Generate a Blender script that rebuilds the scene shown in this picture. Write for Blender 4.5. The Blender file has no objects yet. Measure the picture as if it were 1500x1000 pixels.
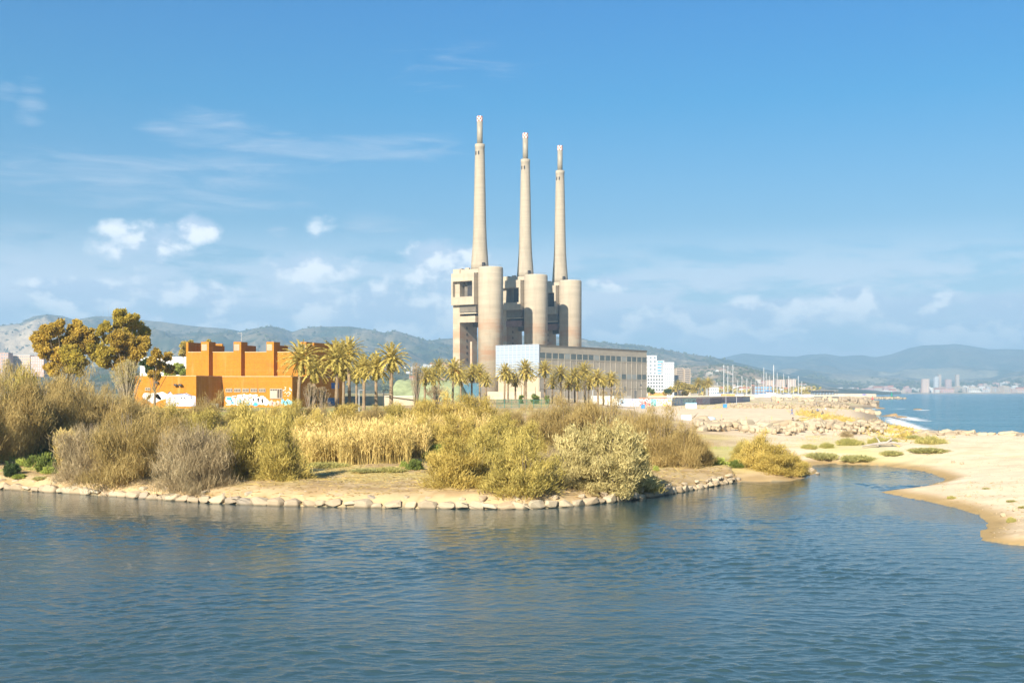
import bpy, bmesh, math, random
import numpy as np
from mathutils import Vector, Matrix
R = math.radians
random.seed(7); rng = np.random.default_rng(7)
S = bpy.context.scene
col = S.collection
F, HZ, H = 1667.0, 574.0, 8.0          # focal length in photo pixels, horizon row, camera height

def at(px, py, Y):                      # point seen at a photo pixel at distance Y
    return ((px-750)*Y/F, Y, H+(HZ-py)*Y/F)
def zat(py, Y): return H+(HZ-py)*Y/F
def xat(px, Y): return (px-750)*Y/F

# ---------------------------------------------------------------- numpy noise
_P = rng.random((256, 256))
def vnoise(x, y):
    xi = np.floor(x).astype(int); yi = np.floor(y).astype(int)
    fx = x-xi; fy = y-yi; fx = fx*fx*(3-2*fx); fy = fy*fy*(3-2*fy)
    a = _P[xi % 256, yi % 256]; b = _P[(xi+1) % 256, yi % 256]
    c = _P[xi % 256, (yi+1) % 256]; d = _P[(xi+1) % 256, (yi+1) % 256]
    return (a*(1-fx)+b*fx)*(1-fy)+(c*(1-fx)+d*fx)*fy
def fbm(x, y, o=5):
    s = 0; a = .5; t = 0
    for i in range(o):
        s = s+a*vnoise(x*2**i+17*i, y*2**i+31*i); t += a; a *= .5
    return s/t
def smooth(a, b, x):
    t = np.clip((x-a)/(b-a), 0, 1); return t*t*(3-2*t)

# ---------------------------------------------------------------- materials
def newmat(name):
    m = bpy.data.materials.new(name); m.use_nodes = True
    nt = m.node_tree; b = nt.nodes['Principled BSDF']
    return m, nt, b
def N(nt, t, **kw):
    n = nt.nodes.new(t)
    for k, v in kw.items():
        if k.startswith('i_'): n.inputs[k[2:]].default_value = v
        elif k.startswith('n'): n.inputs[int(k[1:])].default_value = v
        else: setattr(n, k, v)
    return n
def ramp(nt, fac, stops):
    r = nt.nodes.new('ShaderNodeValToRGB'); e = r.color_ramp.elements
    while len(e) < len(stops): e.new(.5)
    for k, (p, c) in enumerate(stops):
        e[k].position = p; e[k].color = (*c, 1) if len(c) == 3 else c
    nt.links.new(fac, r.inputs[0]); return r.outputs[0]
def noise(nt, scale, detail=5, vec=None, rough=.55, dist=0.0):
    n = nt.nodes.new('ShaderNodeTexNoise'); n.inputs['Scale'].default_value = scale
    n.inputs['Detail'].default_value = detail; n.inputs['Roughness'].default_value = rough
    n.inputs['Distortion'].default_value = dist
    if vec is not None: nt.links.new(vec, n.inputs['Vector'])
    return n.outputs['Fac']
def coords(nt, scale=(1, 1, 1), rot=(0, 0, 0), world=False):
    if world: t = nt.nodes.new('ShaderNodeNewGeometry').outputs['Position']
    else: t = nt.nodes.new('ShaderNodeTexCoord').outputs['Object']
    mp = nt.nodes.new('ShaderNodeMapping'); mp.inputs['Scale'].default_value = scale; mp.inputs['Rotation'].default_value = rot
    nt.links.new(t, mp.inputs[0]); return mp.outputs[0]
def mixc(nt, fac, a, b, mode='MIX'):
    m = nt.nodes.new('ShaderNodeMix'); m.data_type = 'RGBA'; m.blend_type = mode
    for sock, v in ((m.inputs[0], fac), (m.inputs[6], a), (m.inputs[7], b)):
        if hasattr(v, 'links'): nt.links.new(v, sock)
        elif isinstance(v, (int, float)): sock.default_value = v
        else: sock.default_value = (*v, 1)
    return m.outputs[2]
def mth(nt, op, a, b=None, c=None):
    m = nt.nodes.new('ShaderNodeMath'); m.operation = op
    for k, v in enumerate((a, b, c)):
        if v is None: continue
        if hasattr(v, 'links'): nt.links.new(v, m.inputs[k])
        else: m.inputs[k].default_value = v
    return m.outputs[0]
def bump(nt, b, h, strength=.5, dist=.1):
    n = nt.nodes.new('ShaderNodeBump'); n.inputs['Strength'].default_value = strength; n.inputs['Distance'].default_value = dist
    nt.links.new(h, n.inputs['Height']); nt.links.new(n.outputs[0], b.inputs['Normal'])
MAT = {}
def simple(name, c, rough=.8, var=.12, scale=2.0, metal=0.0, bmp=0.0):
    """weathered plain surface: colour varied by two noises"""
    if name in MAT: return MAT[name]
    m, nt, b = newmat(name)
    v = coords(nt)
    n1 = noise(nt, scale, 6, v); n2 = noise(nt, scale*.23, 3, v)
    s = mth(nt, 'ADD', mth(nt, 'MULTIPLY', n1, .5), mth(nt, 'MULTIPLY', n2, .5))
    lo = tuple(x*(1-var) for x in c); hi = tuple(min(1, x*(1+var)) for x in c)
    nt.links.new(ramp(nt, s, [(.35, lo), (.65, hi)]), b.inputs['Base Color'])
    b.inputs['Roughness'].default_value = rough; b.inputs['Metallic'].default_value = metal
    if bmp: bump(nt, b, n1, .6, bmp)
    MAT[name] = m; return m
def foliage(name, c1, c2, trans=.25):
    m, nt, b = newmat(name)
    a = nt.nodes.new('ShaderNodeAttribute'); a.attribute_name = 'tint'
    oi = nt.nodes.new('ShaderNodeObjectInfo')
    fac = mth(nt, 'ADD', mth(nt, 'MULTIPLY', a.outputs['Fac'], .75), mth(nt, 'MULTIPLY', oi.outputs['Random'], .25))
    c = ramp(nt, fac, [(0.0, c1), (1.0, c2)])
    nt.links.new(c, b.inputs['Base Color']); b.inputs['Roughness'].default_value = .75
    b.inputs['Specular IOR Level'].default_value = .2
    t = nt.nodes.new('ShaderNodeBsdfTranslucent'); nt.links.new(c, t.inputs[0])
    mx = nt.nodes.new('ShaderNodeMixShader'); mx.inputs[0].default_value = trans
    nt.links.new(b.outputs[0], mx.inputs[1]); nt.links.new(t.outputs[0], mx.inputs[2])
    nt.links.new(mx.outputs[0], nt.nodes['Material Output'].inputs[0])
    MAT[name] = m; return m
def tinted(name, rough=.9, varn=.25, scale=.6, bmp=.05, fine=4.0):
    """surface whose own colour comes from the 'tint' colour attribute"""
    m, nt, b = newmat(name)
    a = nt.nodes.new('ShaderNodeAttribute'); a.attribute_name = 'tint'
    v = coords(nt, world=True)
    n = noise(nt, scale, 6, v); n2 = noise(nt, fine, 5, v, .7)
    s = mth(nt, 'MULTIPLY_ADD', n, varn*2, 1-varn*1.5)
    s = mth(nt, 'MULTIPLY_ADD', n2, varn, s)
    vm = nt.nodes.new('ShaderNodeVectorMath'); vm.operation = 'SCALE'
    nt.links.new(a.outputs['Color'], vm.inputs[0]); nt.links.new(s, vm.inputs['Scale'])
    nt.links.new(vm.outputs[0], b.inputs['Base Color']); b.inputs['Roughness'].default_value = rough
    b.inputs['Specular IOR Level'].default_value = .15
    bump(nt, b, n2, .7, bmp)
    MAT[name] = m; return m

# ---------------------------------------------------------------- objects
def tag(o, label=None, cat=None, group=None, kind=None):
    if label: o['label'] = label
    if cat: o['category'] = cat
    if group: o['group'] = group
    if kind: o['kind'] = kind
    return o
def thing(name, label, cat, loc=(0, 0, 0), rz=0, group=None, scale=None):
    o = bpy.data.objects.new(name, None); col.objects.link(o)
    o.location = loc; o.rotation_euler = (0, 0, rz); o.empty_display_size = .5
    if scale: o.scale = scale
    return tag(o, label, cat, group)
def link(name, me, parent=None):
    o = bpy.data.objects.new(name, me); col.objects.link(o)
    if parent: o.parent = parent
    return o
KIDS = {}
def dup(src, loc, rz, scale=(1, 1, 1), label=None, group=None):
    c = src.copy(); col.objects.link(c); c.location = loc; c.rotation_euler = (0, 0, rz); c.scale = scale
    if label: c['label'] = label
    if group: c['group'] = group
    for k in KIDS.get(src.name, list(src.children)):
        d = k.copy(); col.objects.link(d); d.parent = c
        for g in list(k.children):
            e = g.copy(); col.objects.link(e); e.parent = d
    return c
def np_mesh(name, V, Fc, mat, tint=None, smooth_=False, parent=None):
    me = bpy.data.meshes.new(name)
    V = np.asarray(V, dtype=np.float32); Fc = np.asarray(Fc, dtype=np.int32); k = Fc.shape[1]
    me.vertices.add(len(V)); me.vertices.foreach_set('co', V.ravel())
    me.loops.add(Fc.size); me.loops.foreach_set('vertex_index', Fc.ravel())
    me.polygons.add(len(Fc)); me.polygons.foreach_set('loop_start', np.arange(0, Fc.size, k, dtype=np.int32))
    me.update(calc_edges=True)
    if smooth_: me.polygons.foreach_set('use_smooth', np.ones(len(Fc), bool))
    if tint is not None:
        a = me.color_attributes.new('tint', 'FLOAT_COLOR', 'POINT')
        t = np.asarray(tint, np.float32)
        if t.ndim == 1: t = np.stack([t, t, t, np.ones_like(t)], 1)
        elif t.shape[1] == 3: t = np.concatenate([t, np.ones((len(t), 1), np.float32)], 1)
        a.data.foreach_set('color', t.ravel())
    me.materials.append(mat)
    return link(name, me, parent)
class MB:
    def __init__(s): s.v = []; s.f = []
    def quad(s, *p):
        n = len(s.v); s.v += [tuple(q) for q in p]; s.f.append(tuple(range(n, n+len(p)))); return s
    def fbox(s, o, a, b, x0, x1, y0, y1, z0, z1):
        """box in a plan frame: origin o, axes a and b (2-vectors)"""
        n = len(s.v)
        for z in (z0, z1):
            for (x, y) in ((x0, y0), (x1, y0), (x1, y1), (x0, y1)):
                s.v.append((o[0]+a[0]*x+b[0]*y, o[1]+a[1]*x+b[1]*y, z))
        for f in ((3, 2, 1, 0), (4, 5, 6, 7), (0, 1, 5, 4), (1, 2, 6, 5), (2, 3, 7, 6), (3, 0, 4, 7)):
            s.f.append(tuple(n+i for i in f))
        return s
    def box(s, x0, x1, y0, y1, z0, z1): return s.fbox((0, 0), (1, 0), (0, 1), x0, x1, y0, y1, z0, z1)
    def prism(s, poly, z0, z1):
        n = len(s.v); k = len(poly)
        s.v += [(x, y, z0) for x, y in poly]+[(x, y, z1) for x, y in poly]
        s.f.append(tuple(n+i for i in range(k))[::-1]); s.f.append(tuple(n+k+i for i in range(k)))
        for i in range(k):
            j = (i+1) % k; s.f.append((n+i, n+j, n+k+j, n+k+i))
        return s
    def lathe(s, prof, seg=24, o=(0, 0), jit=0, cap=True):
        n = len(s.v)
        for (r, z) in prof:
            for i in range(seg):
                t = 2*math.pi*i/seg
                s.v.append((o[0]+r*math.cos(t), o[1]+r*math.sin(t), z+(random.uniform(-jit, jit) if jit else 0)))
        for k in range(len(prof)-1):
            for i in range(seg):
                j = (i+1) % seg; s.f.append((n+k*seg+i, n+k*seg+j, n+(k+1)*seg+j, n+(k+1)*seg+i))
        if cap:
            s.f.append(tuple(n+i for i in range(seg))[::-1]); s.f.append(tuple(n+(len(prof)-1)*seg+i for i in range(seg)))
        return s
    def tube(s, pts, rad, seg=6):
        n = len(s.v); P = [Vector(p) for p in pts]
        for k, p in enumerate(P):
            d = (P[min(k+1, len(P)-1)]-P[max(k-1, 0)]).normalized()
            a = d.orthogonal().normalized() if k == 0 else (a-d*a.dot(d)).normalized()
            b = d.cross(a); r = rad[k] if hasattr(rad, '__len__') else rad
            for i in range(seg):
                t = 2*math.pi*i/seg; s.v.append(tuple(p+a*(r*math.cos(t))+b*(r*math.sin(t))))
        for k in range(len(P)-1):
            for i in range(seg):
                j = (i+1) % seg; s.f.append((n+k*seg+i, n+k*seg+j, n+(k+1)*seg+j, n+(k+1)*seg+i))
        s.f.append(tuple(n+i for i in range(seg))[::-1]); s.f.append(tuple(n+(len(P)-1)*seg+i for i in range(seg)))
        return s
    def build(s, name, mat, parent=None, smooth_=False, bevel=0):
        me = bpy.data.meshes.new(name); me.from_pydata(s.v, [], s.f); me.update()
        bm = bmesh.new(); bm.from_mesh(me); bmesh.ops.recalc_face_normals(bm, faces=bm.faces)
        if bevel: bmesh.ops.bevel(bm, geom=list(bm.edges), offset=bevel, segments=1, affect='EDGES')
        bm.to_mesh(me); bm.free()
        if smooth_:
            for p in me.polygons: p.use_smooth = len(p.vertices) == 4
        me.materials.append(mat)
        return link(name, me, parent)
def blades(P, D, L, W, T):
    """thin triangles: base points P, directions D, lengths L, widths W, tint T"""
    n = len(P); rnd = rng.normal(size=(n, 3)); s = np.cross(D, rnd); s /= np.linalg.norm(s, axis=1, keepdims=True)+1e-9
    V = np.empty((n, 3, 3)); V[:, 0] = P-s*W[:, None]/2; V[:, 1] = P+s*W[:, None]/2; V[:, 2] = P+D*L[:, None]
    return V.reshape(-1, 3), np.arange(n*3).reshape(-1, 3), np.repeat(T, 3)
def leaves(P, L, W, T, up=None):
    n = len(P); a = rng.normal(size=(n, 3)); a /= np.linalg.norm(a, axis=1, keepdims=True)
    if up is not None: a = a+up; a /= np.linalg.norm(a, axis=1, keepdims=True)
    b = np.cross(a, rng.normal(size=(n, 3))); b /= np.linalg.norm(b, axis=1, keepdims=True)
    V = np.empty((n, 4, 3)); L = L[:, None]; W = W[:, None]
    V[:, 0] = P; V[:, 1] = P+a*L*.5+b*W*.5; V[:, 2] = P+a*L; V[:, 3] = P+a*L*.5-b*W*.5
    return V.reshape(-1, 3), np.arange(n*4).reshape(-1, 4), np.repeat(T, 4)
def unit(a): return a/(np.linalg.norm(a, axis=-1, keepdims=True)+1e-9)

# ---------------------------------------------------------------- shorelines (from the place, z = 0)
def wl(px, py): Y = H*F/(py-HZ); return ((px-750)*Y/F, Y)
bank = [wl(-420, 700), wl(-200, 708), wl(0, 716), wl(100, 722), wl(200, 729), wl(300, 736), wl(400, 740), wl(500, 742), wl(600, 744),
        wl(700, 745), wl(770, 745), wl(830, 742), wl(890, 736), wl(945, 729), wl(1000, 720), wl(1040, 713), wl(1075, 706),
        wl(1110, 705), wl(1150, 704.5), wl(1178, 700), wl(1198, 692), wl(1190, 686), wl(1185, 681)]
beach = [wl(1215, 679), wl(1255, 680.5), wl(1300, 683), wl(1340, 688), wl(1368, 695), wl(1386, 702), wl(1372, 708), wl(1345, 714),
         wl(1315, 718), wl(1286, 720), wl(1310, 725), wl(1352, 733), wl(1400, 744), wl(1430, 755), wl(1446, 766), wl(1440, 775), wl(1430, 783),
         wl(1433, 791), wl(1465, 797), wl(1510, 801), wl(1620, 812), wl(1900, 850)]
river_poly = bank+beach+[(60, -60), (-90, -60), (-150, 60)]
sea_shore = [(900, 130), (260, 158), (130, 172), (88, 182), (79, 205), wl(1332, 629.5), wl(1300, 622), wl(1288, 614), wl(1281, 606.5), wl(1262, 602), wl(1240, 598.5),
             wl(1282, 597), wl(1289, 594), wl(1286, 589), wl(1240, 586.6), wl(1205, 585.4), wl(1180, 584.5), wl(1178, 583.6), (470, 1500), (500, 2300), (820, 4200), (1150, 5000), (2400, 5350), (3600, 5100), (9000, 4800)]
sea_poly = sea_shore+[(9000, 130)]
def sdf(poly, x, y):
    """positive inside"""
    P = np.array(poly); Q = np.roll(P, -1, 0); d = np.full(x.shape, 1e18); ins = np.zeros(x.shape, bool)
    for (ax, ay), (bx, by) in zip(P, Q):
        ex, ey = bx-ax, by-ay; t = np.clip(((x-ax)*ex+(y-ay)*ey)/(ex*ex+ey*ey), 0, 1)
        d = np.minimum(d, (x-ax-t*ex)**2+(y-ay-t*ey)**2)
        if ay != by:
            c = ((ay > y) != (by > y)) & (x < ex*(y-ay)/(by-ay)+ax); ins ^= c
    d = np.sqrt(d); return np.where(ins, d, -d)
def gheight(x, y):
    x = np.asarray(x, float); y = np.asarray(y, float)
    dr = -sdf(river_poly, x, y); ds = -sdf(sea_poly, x, y)
    jit = (fbm(x*.35+5, y*.35, 4)-.5)*1.2
    dr = dr+jit*np.where(x > 22, .8, .25)
    left = smooth(38, 12, x+ (y-100)*-.02)
    T = 1.15+left*3.3*smooth(112, 190, y)+(1-left)*(.75*smooth(95, 150, y)+.5*smooth(160, 230, y))
    T = T+smooth(500, 900, y)*.8+smooth(900, 2500, y)*2
    T = T+(fbm(x*.05, y*.05, 4)-.5)*.7+(fbm(x*.4, y*.4, 4)-.5)*.28
    riv = T*(1-np.exp(-np.maximum(dr, 0)/np.where(x < 20, 1.1, 5.0)))
    sea = 1-np.exp(-np.maximum(ds, 0)/9.0)
    z = riv*sea
    z = np.where(dr < 0, -.25+np.maximum(dr, -8)*.14*1.0, z)
    z = np.where((dr < 0) & (dr > -1.2), dr*.35, z)
    z = np.where(ds < 0, np.maximum(ds*.12, -2.5), z)
    return z
def gz(x, y): return float(gheight(np.array([x]), np.array([y]))[0])
def hit(px, py):
    """ground point seen at a photo pixel"""
    Y = np.geomspace(30, 3000, 1400); X = (px-750)*Y/F; Z = H+(HZ-py)*Y/F
    g = gheight(X, Y); k = np.argmax(g >= Z)
    if g[k] < Z[k]: k = len(Y)-1
    return float(X[k]), float(Y[k]), float(g[k])
# ================================================================ camera, world, light
cam = bpy.data.cameras.new('camera'); co = bpy.data.objects.new('camera', cam); col.objects.link(co)
co.location = (0, 0, H); co.rotation_euler = (R(90), 0, 0); cam.lens = 40; cam.sensor_width = 36
cam.shift_y = (HZ-500)/1500; cam.clip_end = 60000; cam.clip_start = .5; S.camera = co
S.view_settings.view_transform = 'Standard'; S.view_settings.look = 'None'; S.view_settings.exposure = 1.27
S.cycles.volume_bounces = 0; S.cycles.max_bounces = 6; S.cycles.diffuse_bounces = 2; S.cycles.transparent_max_bounces = 12
SUN_AZ, SUN_EL = 205.0, 28.0
sl = bpy.data.lights.new('sun', 'SUN'); sl.energy = 4.6; sl.angle = R(.5); sl.color = (1, .93, .80)
so = bpy.data.objects.new('sun', sl); col.objects.link(so)
sd = Vector((math.sin(R(SUN_AZ))*math.cos(R(SUN_EL)), math.cos(R(SUN_AZ))*math.cos(R(SUN_EL)), math.sin(R(SUN_EL))))
so.rotation_euler = sd.to_track_quat('Z', 'Y').to_euler(); so.location = sd*300
W = bpy.data.worlds.new('World'); S.world = W; W.use_nodes = True; wn = W.node_tree; wn.nodes.clear()
sky = N(wn, 'ShaderNodeTexSky', sky_type='NISHITA', sun_disc=False, sun_elevation=R(SUN_EL), sun_rotation=R(SUN_AZ), air_density=1.0, dust_density=.5, ozone_density=1.6)
bg = N(wn, 'ShaderNodeBackground'); bg.inputs[1].default_value = .12
tc = N(wn, 'ShaderNodeTexCoord'); sx = N(wn, 'ShaderNodeSeparateXYZ'); wn.links.new(tc.outputs['Generated'], sx.inputs[0])
u = mth(wn, 'ARCTAN2', sx.outputs[0], sx.outputs[1]); v = mth(wn, 'ARCSINE', sx.outputs[2])
k_ = .66
SKYC = mixc(wn, 1.0, sky.outputs[0], ramp(wn, v, [(0.0, (.50*k_, .55*k_, .60*k_)), (.145, (.27*k_, .45*k_, .54*k_)), (.248, (.03*k_, .42*k_, .62*k_)), (.33, (.0*k_, .39*k_, .68*k_)), (.5, (.05*k_, .30*k_, .52*k_)), (.9, (.07*k_, .26*k_, .42*k_))]), 'MULTIPLY')
wn.links.new(SKYC, bg.inputs[0])
uv = N(wn, 'ShaderNodeCombineXYZ'); wn.links.new(u, uv.inputs[0]); wn.links.new(v, uv.inputs[1]); UV = uv.outputs[0]
def ae(px, py):
    a = math.atan((px-750)/F); return a, math.atan((HZ-py)/F*math.cos(a))
def scaled(sc, off=(0, 0, 0)):
    mp = N(wn, 'ShaderNodeMapping'); mp.inputs['Scale'].default_value = sc; mp.inputs['Location'].default_value = off
    wn.links.new(UV, mp.inputs[0]); return mp.outputs[0]
def blobs(lst):
    acc = None
    for (px, py, a, b, w) in lst:
        cu, cv = ae(px, py)
        s = N(wn, 'ShaderNodeVectorMath', operation='SUBTRACT'); wn.links.new(UV, s.inputs[0]); s.inputs[1].default_value = (cu, cv, 0)
        m = N(wn, 'ShaderNodeVectorMath', operation='MULTIPLY'); wn.links.new(s.outputs[0], m.inputs[0]); m.inputs[1].default_value = (F/a, F/b, 0)
        d = N(wn, 'ShaderNodeVectorMath', operation='DOT_PRODUCT'); wn.links.new(m.outputs[0], d.inputs[0]); wn.links.new(m.outputs[0], d.inputs[1])
        q = mth(wn, 'MULTIPLY_ADD', d.outputs['Value'], -w, w)
        acc = q if acc is None else mth(wn, 'MAXIMUM', acc, q)
    return mth(wn, 'MAXIMUM', acc, -1.0)
cum = [(215, 352, 57, 33, 0.76), (205, 368, 59, 24, 0.68), (288, 336, 32, 21, 0.76), (115, 430, 95, 25, 1.15), (285, 437, 106, 28, 0.63), (460, 395, 100, 24, 0.42), (472, 335, 22, 16, 0.3), (650, 382, 67, 34, 0.92), (590, 415, 50, 16, 0.63), (575, 450, 157, 44, 0.92), (350, 468, 168, 39, 0.71), (610, 482, 112, 37, 0.8), (240, 440, 101, 32, 0.57), (470, 480, 123, 30, 0.63), (20, 455, 101, 28, 0.57), (905, 412, 38, 18, 0.92), (930, 470, 90, 28, 0.69), (1010, 472, 90, 30, 0.92), (1130, 458, 95, 25, 1.03), (1260, 440, 50, 20, 1.15), (1340, 449, 90, 25, 0.92), (1465, 446, 62, 23, 1.15), (1470, 480, 90, 25, 0.57), (1330, 485, 101, 28, 0.69), (1120, 490, 123, 23, 0.57), (1230, 470, 78, 16, 0.4), (1700, 450, 134, 34, 0.92), (1900, 420, 179, 41, 0.92), (-200, 430, 168, 34, 0.92), (-420, 390, 179, 46, 0.92)]
nA = noise(wn, 24, 9, scaled((1, 1.35, 1)), .54, .0); nB = noise(wn, 24, 9, scaled((1, 1.35, 1), (.006, -.017, 0)), .54, .0)
mB = blobs(cum)
dens = mth(wn, 'MULTIPLY_ADD', mth(wn, 'SUBTRACT', nA, .5), 3.0, mB)
def sstep(x, a, b):
    mr = N(wn, 'ShaderNodeMapRange', interpolation_type='SMOOTHSTEP'); mr.inputs[1].default_value = a; mr.inputs[2].default_value = b
    wn.links.new(x, mr.inputs[0]); return mr.outputs[0]
alpha = mth(wn, 'MULTIPLY', sstep(dens, -.20, .78), .93)
lit = sstep(mth(wn, 'SUBTRACT', nA, nB), -.06, .11)
# soft bank of haze and flat cloud over the hills
bandN = noise(wn, 9, 7, scaled((1, 4.5, 1), (3, 1, 0)), .6, .2)
band = mth(wn, 'MULTIPLY', mth(wn, 'MULTIPLY', sstep(v, .15, .07), sstep(bandN, .36, .54)), 1.0)
base = mth(wn, 'MULTIPLY', sstep(v, .15, .0), .60)
# high wisps
wisp = blobs([(480, 218, 210, 22, 1), (200, 262, 260, 40, .8), (330, 238, 160, 20, .8), (80, 342, 170, 14, .7), (250, 290, 190, 24, .7), (610, 205, 60, 12, .5), (680, 100, 80, 22, .15)]+[(560, 330, 78.0, 24.0, 0.75), (410, 338, 18.2, 12.0, 0.75), (310, 190, 78.0, 31.2, 0.75), (45, 155, 23.400000000000002, 33.6, 0.75), (5, 135, 26.0, 14.399999999999999, 0.75), (240, 185, 39.0, 12.0, 0.75), (30, 382, 23.400000000000002, 10.799999999999999, 0.75)])
rm = N(wn, 'ShaderNodeMapping'); rm.inputs['Rotation'].default_value = (0, 0, R(-10)); rm.inputs['Scale'].default_value = (2.2, 16, 1); wn.links.new(UV, rm.inputs[0])
wN = noise(wn, 6, 8, rm.outputs[0], .65, .6)
walpha = mth(wn, 'MULTIPLY', sstep(mth(wn, 'MULTIPLY_ADD', mth(wn, 'SUBTRACT', wN, .50), 3.4, wisp), -.1, 2.0), .55)
def over(sh, colr, al, strength=1.0):
    b2 = N(wn, 'ShaderNodeBackground'); b2.inputs[1].default_value = strength
    if hasattr(colr, 'links'): wn.links.new(colr, b2.inputs[0])
    else: b2.inputs[0].default_value = (*colr, 1)
    mx = N(wn, 'ShaderNodeMixShader'); wn.links.new(al, mx.inputs[0]); wn.links.new(sh, mx.inputs[1]); wn.links.new(b2.outputs[0], mx.inputs[2]); return mx.outputs[0]
sh = over(bg.outputs[0], (.55, .66, .78), base, .54)
sh = over(sh, (.62, .66, .74), walpha, .54)
sh = over(sh, (.70, .74, .81), band, .58)
ccol = mixc(wn, lit, (.50, .58, .70), (1.05, 1.02, .98))
sh = over(sh, ccol, alpha, .60)
wo = N(wn, 'ShaderNodeOutputWorld'); wn.links.new(sh, wo.inputs[0])

# ================================================================ ground sheet
nu, nr = 620, 560
U = np.concatenate([-np.geomspace(2.4, .62, 60)[:-1], np.linspace(-.62, .62, nu-120+2), np.geomspace(.62, 2.4, 60)[1:]])
RY = np.concatenate([np.geomspace(28, 260, 360), np.geomspace(260, 13500, 150)[1:]])
uu, yy = np.meshgrid(U, RY); xx = uu*yy; xx = np.clip(xx, -10500, 10500)
zz = gheight(xx, yy)
drv = -sdf(river_poly, xx, yy); dsv = -sdf(sea_poly, xx, yy)
C = np.zeros(xx.shape+(3,)); 
def lay(mask, c):
    global C; C = C*(1-mask[..., None])+np.array(c)*mask[..., None]
n1 = fbm(xx*.12, yy*.12, 5); n2 = fbm(xx*.5+9, yy*.9, 5); n3 = fbm(xx*.03+3, yy*.03+8, 4)
C[:] = (.74, .57, .39)                                        # dry sand
beachm = smooth(20, 36, xx)
lay((1-beachm)*smooth(55, 72, yy)*.95, (.47, .335, .175))        # earth bank
lay((1-beachm)*smooth(.45, .57, n2)*.72, (.33, .215, .10))     # dry litter
lay((1-beachm)*smooth(.48, .60, n1)*smooth(1.5, 5, drv)*.75, (.54, .42, .15))  # dry grass
lay(smooth(-18, -34, xx)*smooth(.40, .58, n1)*smooth(4, 8, drv)*.8, (.23, .27, .06))
lay(smooth(18, 28, xx)*smooth(48, 38, xx)*smooth(108, 118, yy)*smooth(150, 135, yy)*smooth(.35, .52, n1)*.8, (.50, .46, .18))
lay(smooth(25, 34, xx)*smooth(112, 120, yy)*smooth(160, 140, yy)*smooth(.52, .62, n2)*.5, (.60, .50, .28))
lay(beachm*smooth(.50, .66, n2)*.25, (.58, .45, .30))
lay(beachm*smooth(.55, .7, n3)*.35, (.78, .63, .45))
lay(smooth(430, 470, yy)*smooth(.50, .60, n1)*.6, (.42, .36, .14))
lay(smooth(2.4, .5, drv)*smooth(18, 26, xx), (.40, .27, .12))  # wet river edge
lay(smooth(9, 2.0, dsv)*(dsv > 0), (.36, .27, .18))            # wet sea edge
lay((zz < 0)*1.0, (.22, .19, .12))
nR, nC = xx.shape; idx = np.arange(nR*nC).reshape(nR, nC)
Fc = np.stack([idx[:-1, :-1], idx[:-1, 1:], idx[1:, 1:], idx[1:, :-1]], -1).reshape(-1, 4)
g = np_mesh('ground', np.stack([xx, yy, zz], -1).reshape(-1, 3), Fc, tinted('ground_earth', .95, .28, .35, .06, 3.5), C.reshape(-1, 3), True)
tag(g, kind='structure')

# ================================================================ water
def water(name, base, s1, s2, s3, k, calm=None, rough=.04, far=None):
    m, nt, b = newmat(name)
    b.inputs['Roughness'].default_value = rough; b.inputs['IOR'].default_value = 1.33
    c1 = coords(nt, (1*.55, 1.6, 1), (0, 0, R(9)), world=True); c2 = coords(nt, (.8, 1.5, 1), (0, 0, R(-14)), world=True)
    a = noise(nt, s1, 3, c1, .5, .4); d = noise(nt, s2, 4, c2, .6, .6); e = noise(nt, s3, 2, c1, .5)
    h = mth(nt, 'MULTIPLY_ADD', a, 1.0, mth(nt, 'MULTIPLY_ADD', d, .36, mth(nt, 'MULTIPLY', e, .07)))
    pc = coords(nt, (.5, 1.3, 1), (0, 0, R(5)), world=True)
    patch = noise(nt, .045, 4, pc, .55, .8)
    mr = N(nt, 'ShaderNodeMapRange', interpolation_type='SMOOTHSTEP'); mr.inputs[1].default_value = .38; mr.inputs[2].default_value = .60; mr.inputs[3].default_value = .55; mr.inputs[4].default_value = 1.05
    nt.links.new(patch, mr.inputs[0]); st = mr.outputs[0]
    if calm:
        gp = N(nt, 'ShaderNodeNewGeometry').outputs['Position']
        for (cx, cy, rx, ry) in calm:
            s = N(nt, 'ShaderNodeVectorMath', operation='SUBTRACT'); nt.links.new(gp, s.inputs[0]); s.inputs[1].default_value = (cx, cy, 0)
            mm = N(nt, 'ShaderNodeVectorMath', operation='MULTIPLY'); nt.links.new(s.outputs[0], mm.inputs[0]); mm.inputs[1].default_value = (1/rx, 1/ry, 0)
            dd = N(nt, 'ShaderNodeVectorMath', operation='DOT_PRODUCT'); nt.links.new(mm.outputs[0], dd.inputs[0]); nt.links.new(mm.outputs[0], dd.inputs[1])
            q = N(nt, 'ShaderNodeMapRange', interpolation_type='SMOOTHSTEP'); q.inputs[1].default_value = .5; q.inputs[2].default_value = 1.3; q.inputs[3].default_value = .10
            nt.links.new(mth(nt, 'MULTIPLY_ADD', patch, 1.2, mth(nt, 'ADD', dd.outputs['Value'], -.6)), q.inputs[0]); st = mth(nt, 'MULTIPLY', st, q.outputs[0])
    bp = N(nt, 'ShaderNodeBump'); bp.inputs['Distance'].default_value = k; nt.links.new(h, bp.inputs['Height']); nt.links.new(st, bp.inputs['Strength'])
    nt.links.new(bp.outputs[0], b.inputs['Normal'])
    cn = noise(nt, .02, 4, pc)
    nt.links.new(ramp(nt, cn, [(.35, base), (.7, far or base)]), b.inputs['Base Color'])
    return m
SLOPE = .068
cl = []
for px, py, rx, ry in ((1330, 706, 5.5, 3.4), (1400, 752, 5, 8), (1212, 693, 2.6, 4), (1055, 771, 3.2, 1.2), (1250, 719, 4, 1.2)):
    X, Y = wl(px, py); cl.append((X, Y, rx, ry))
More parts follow.
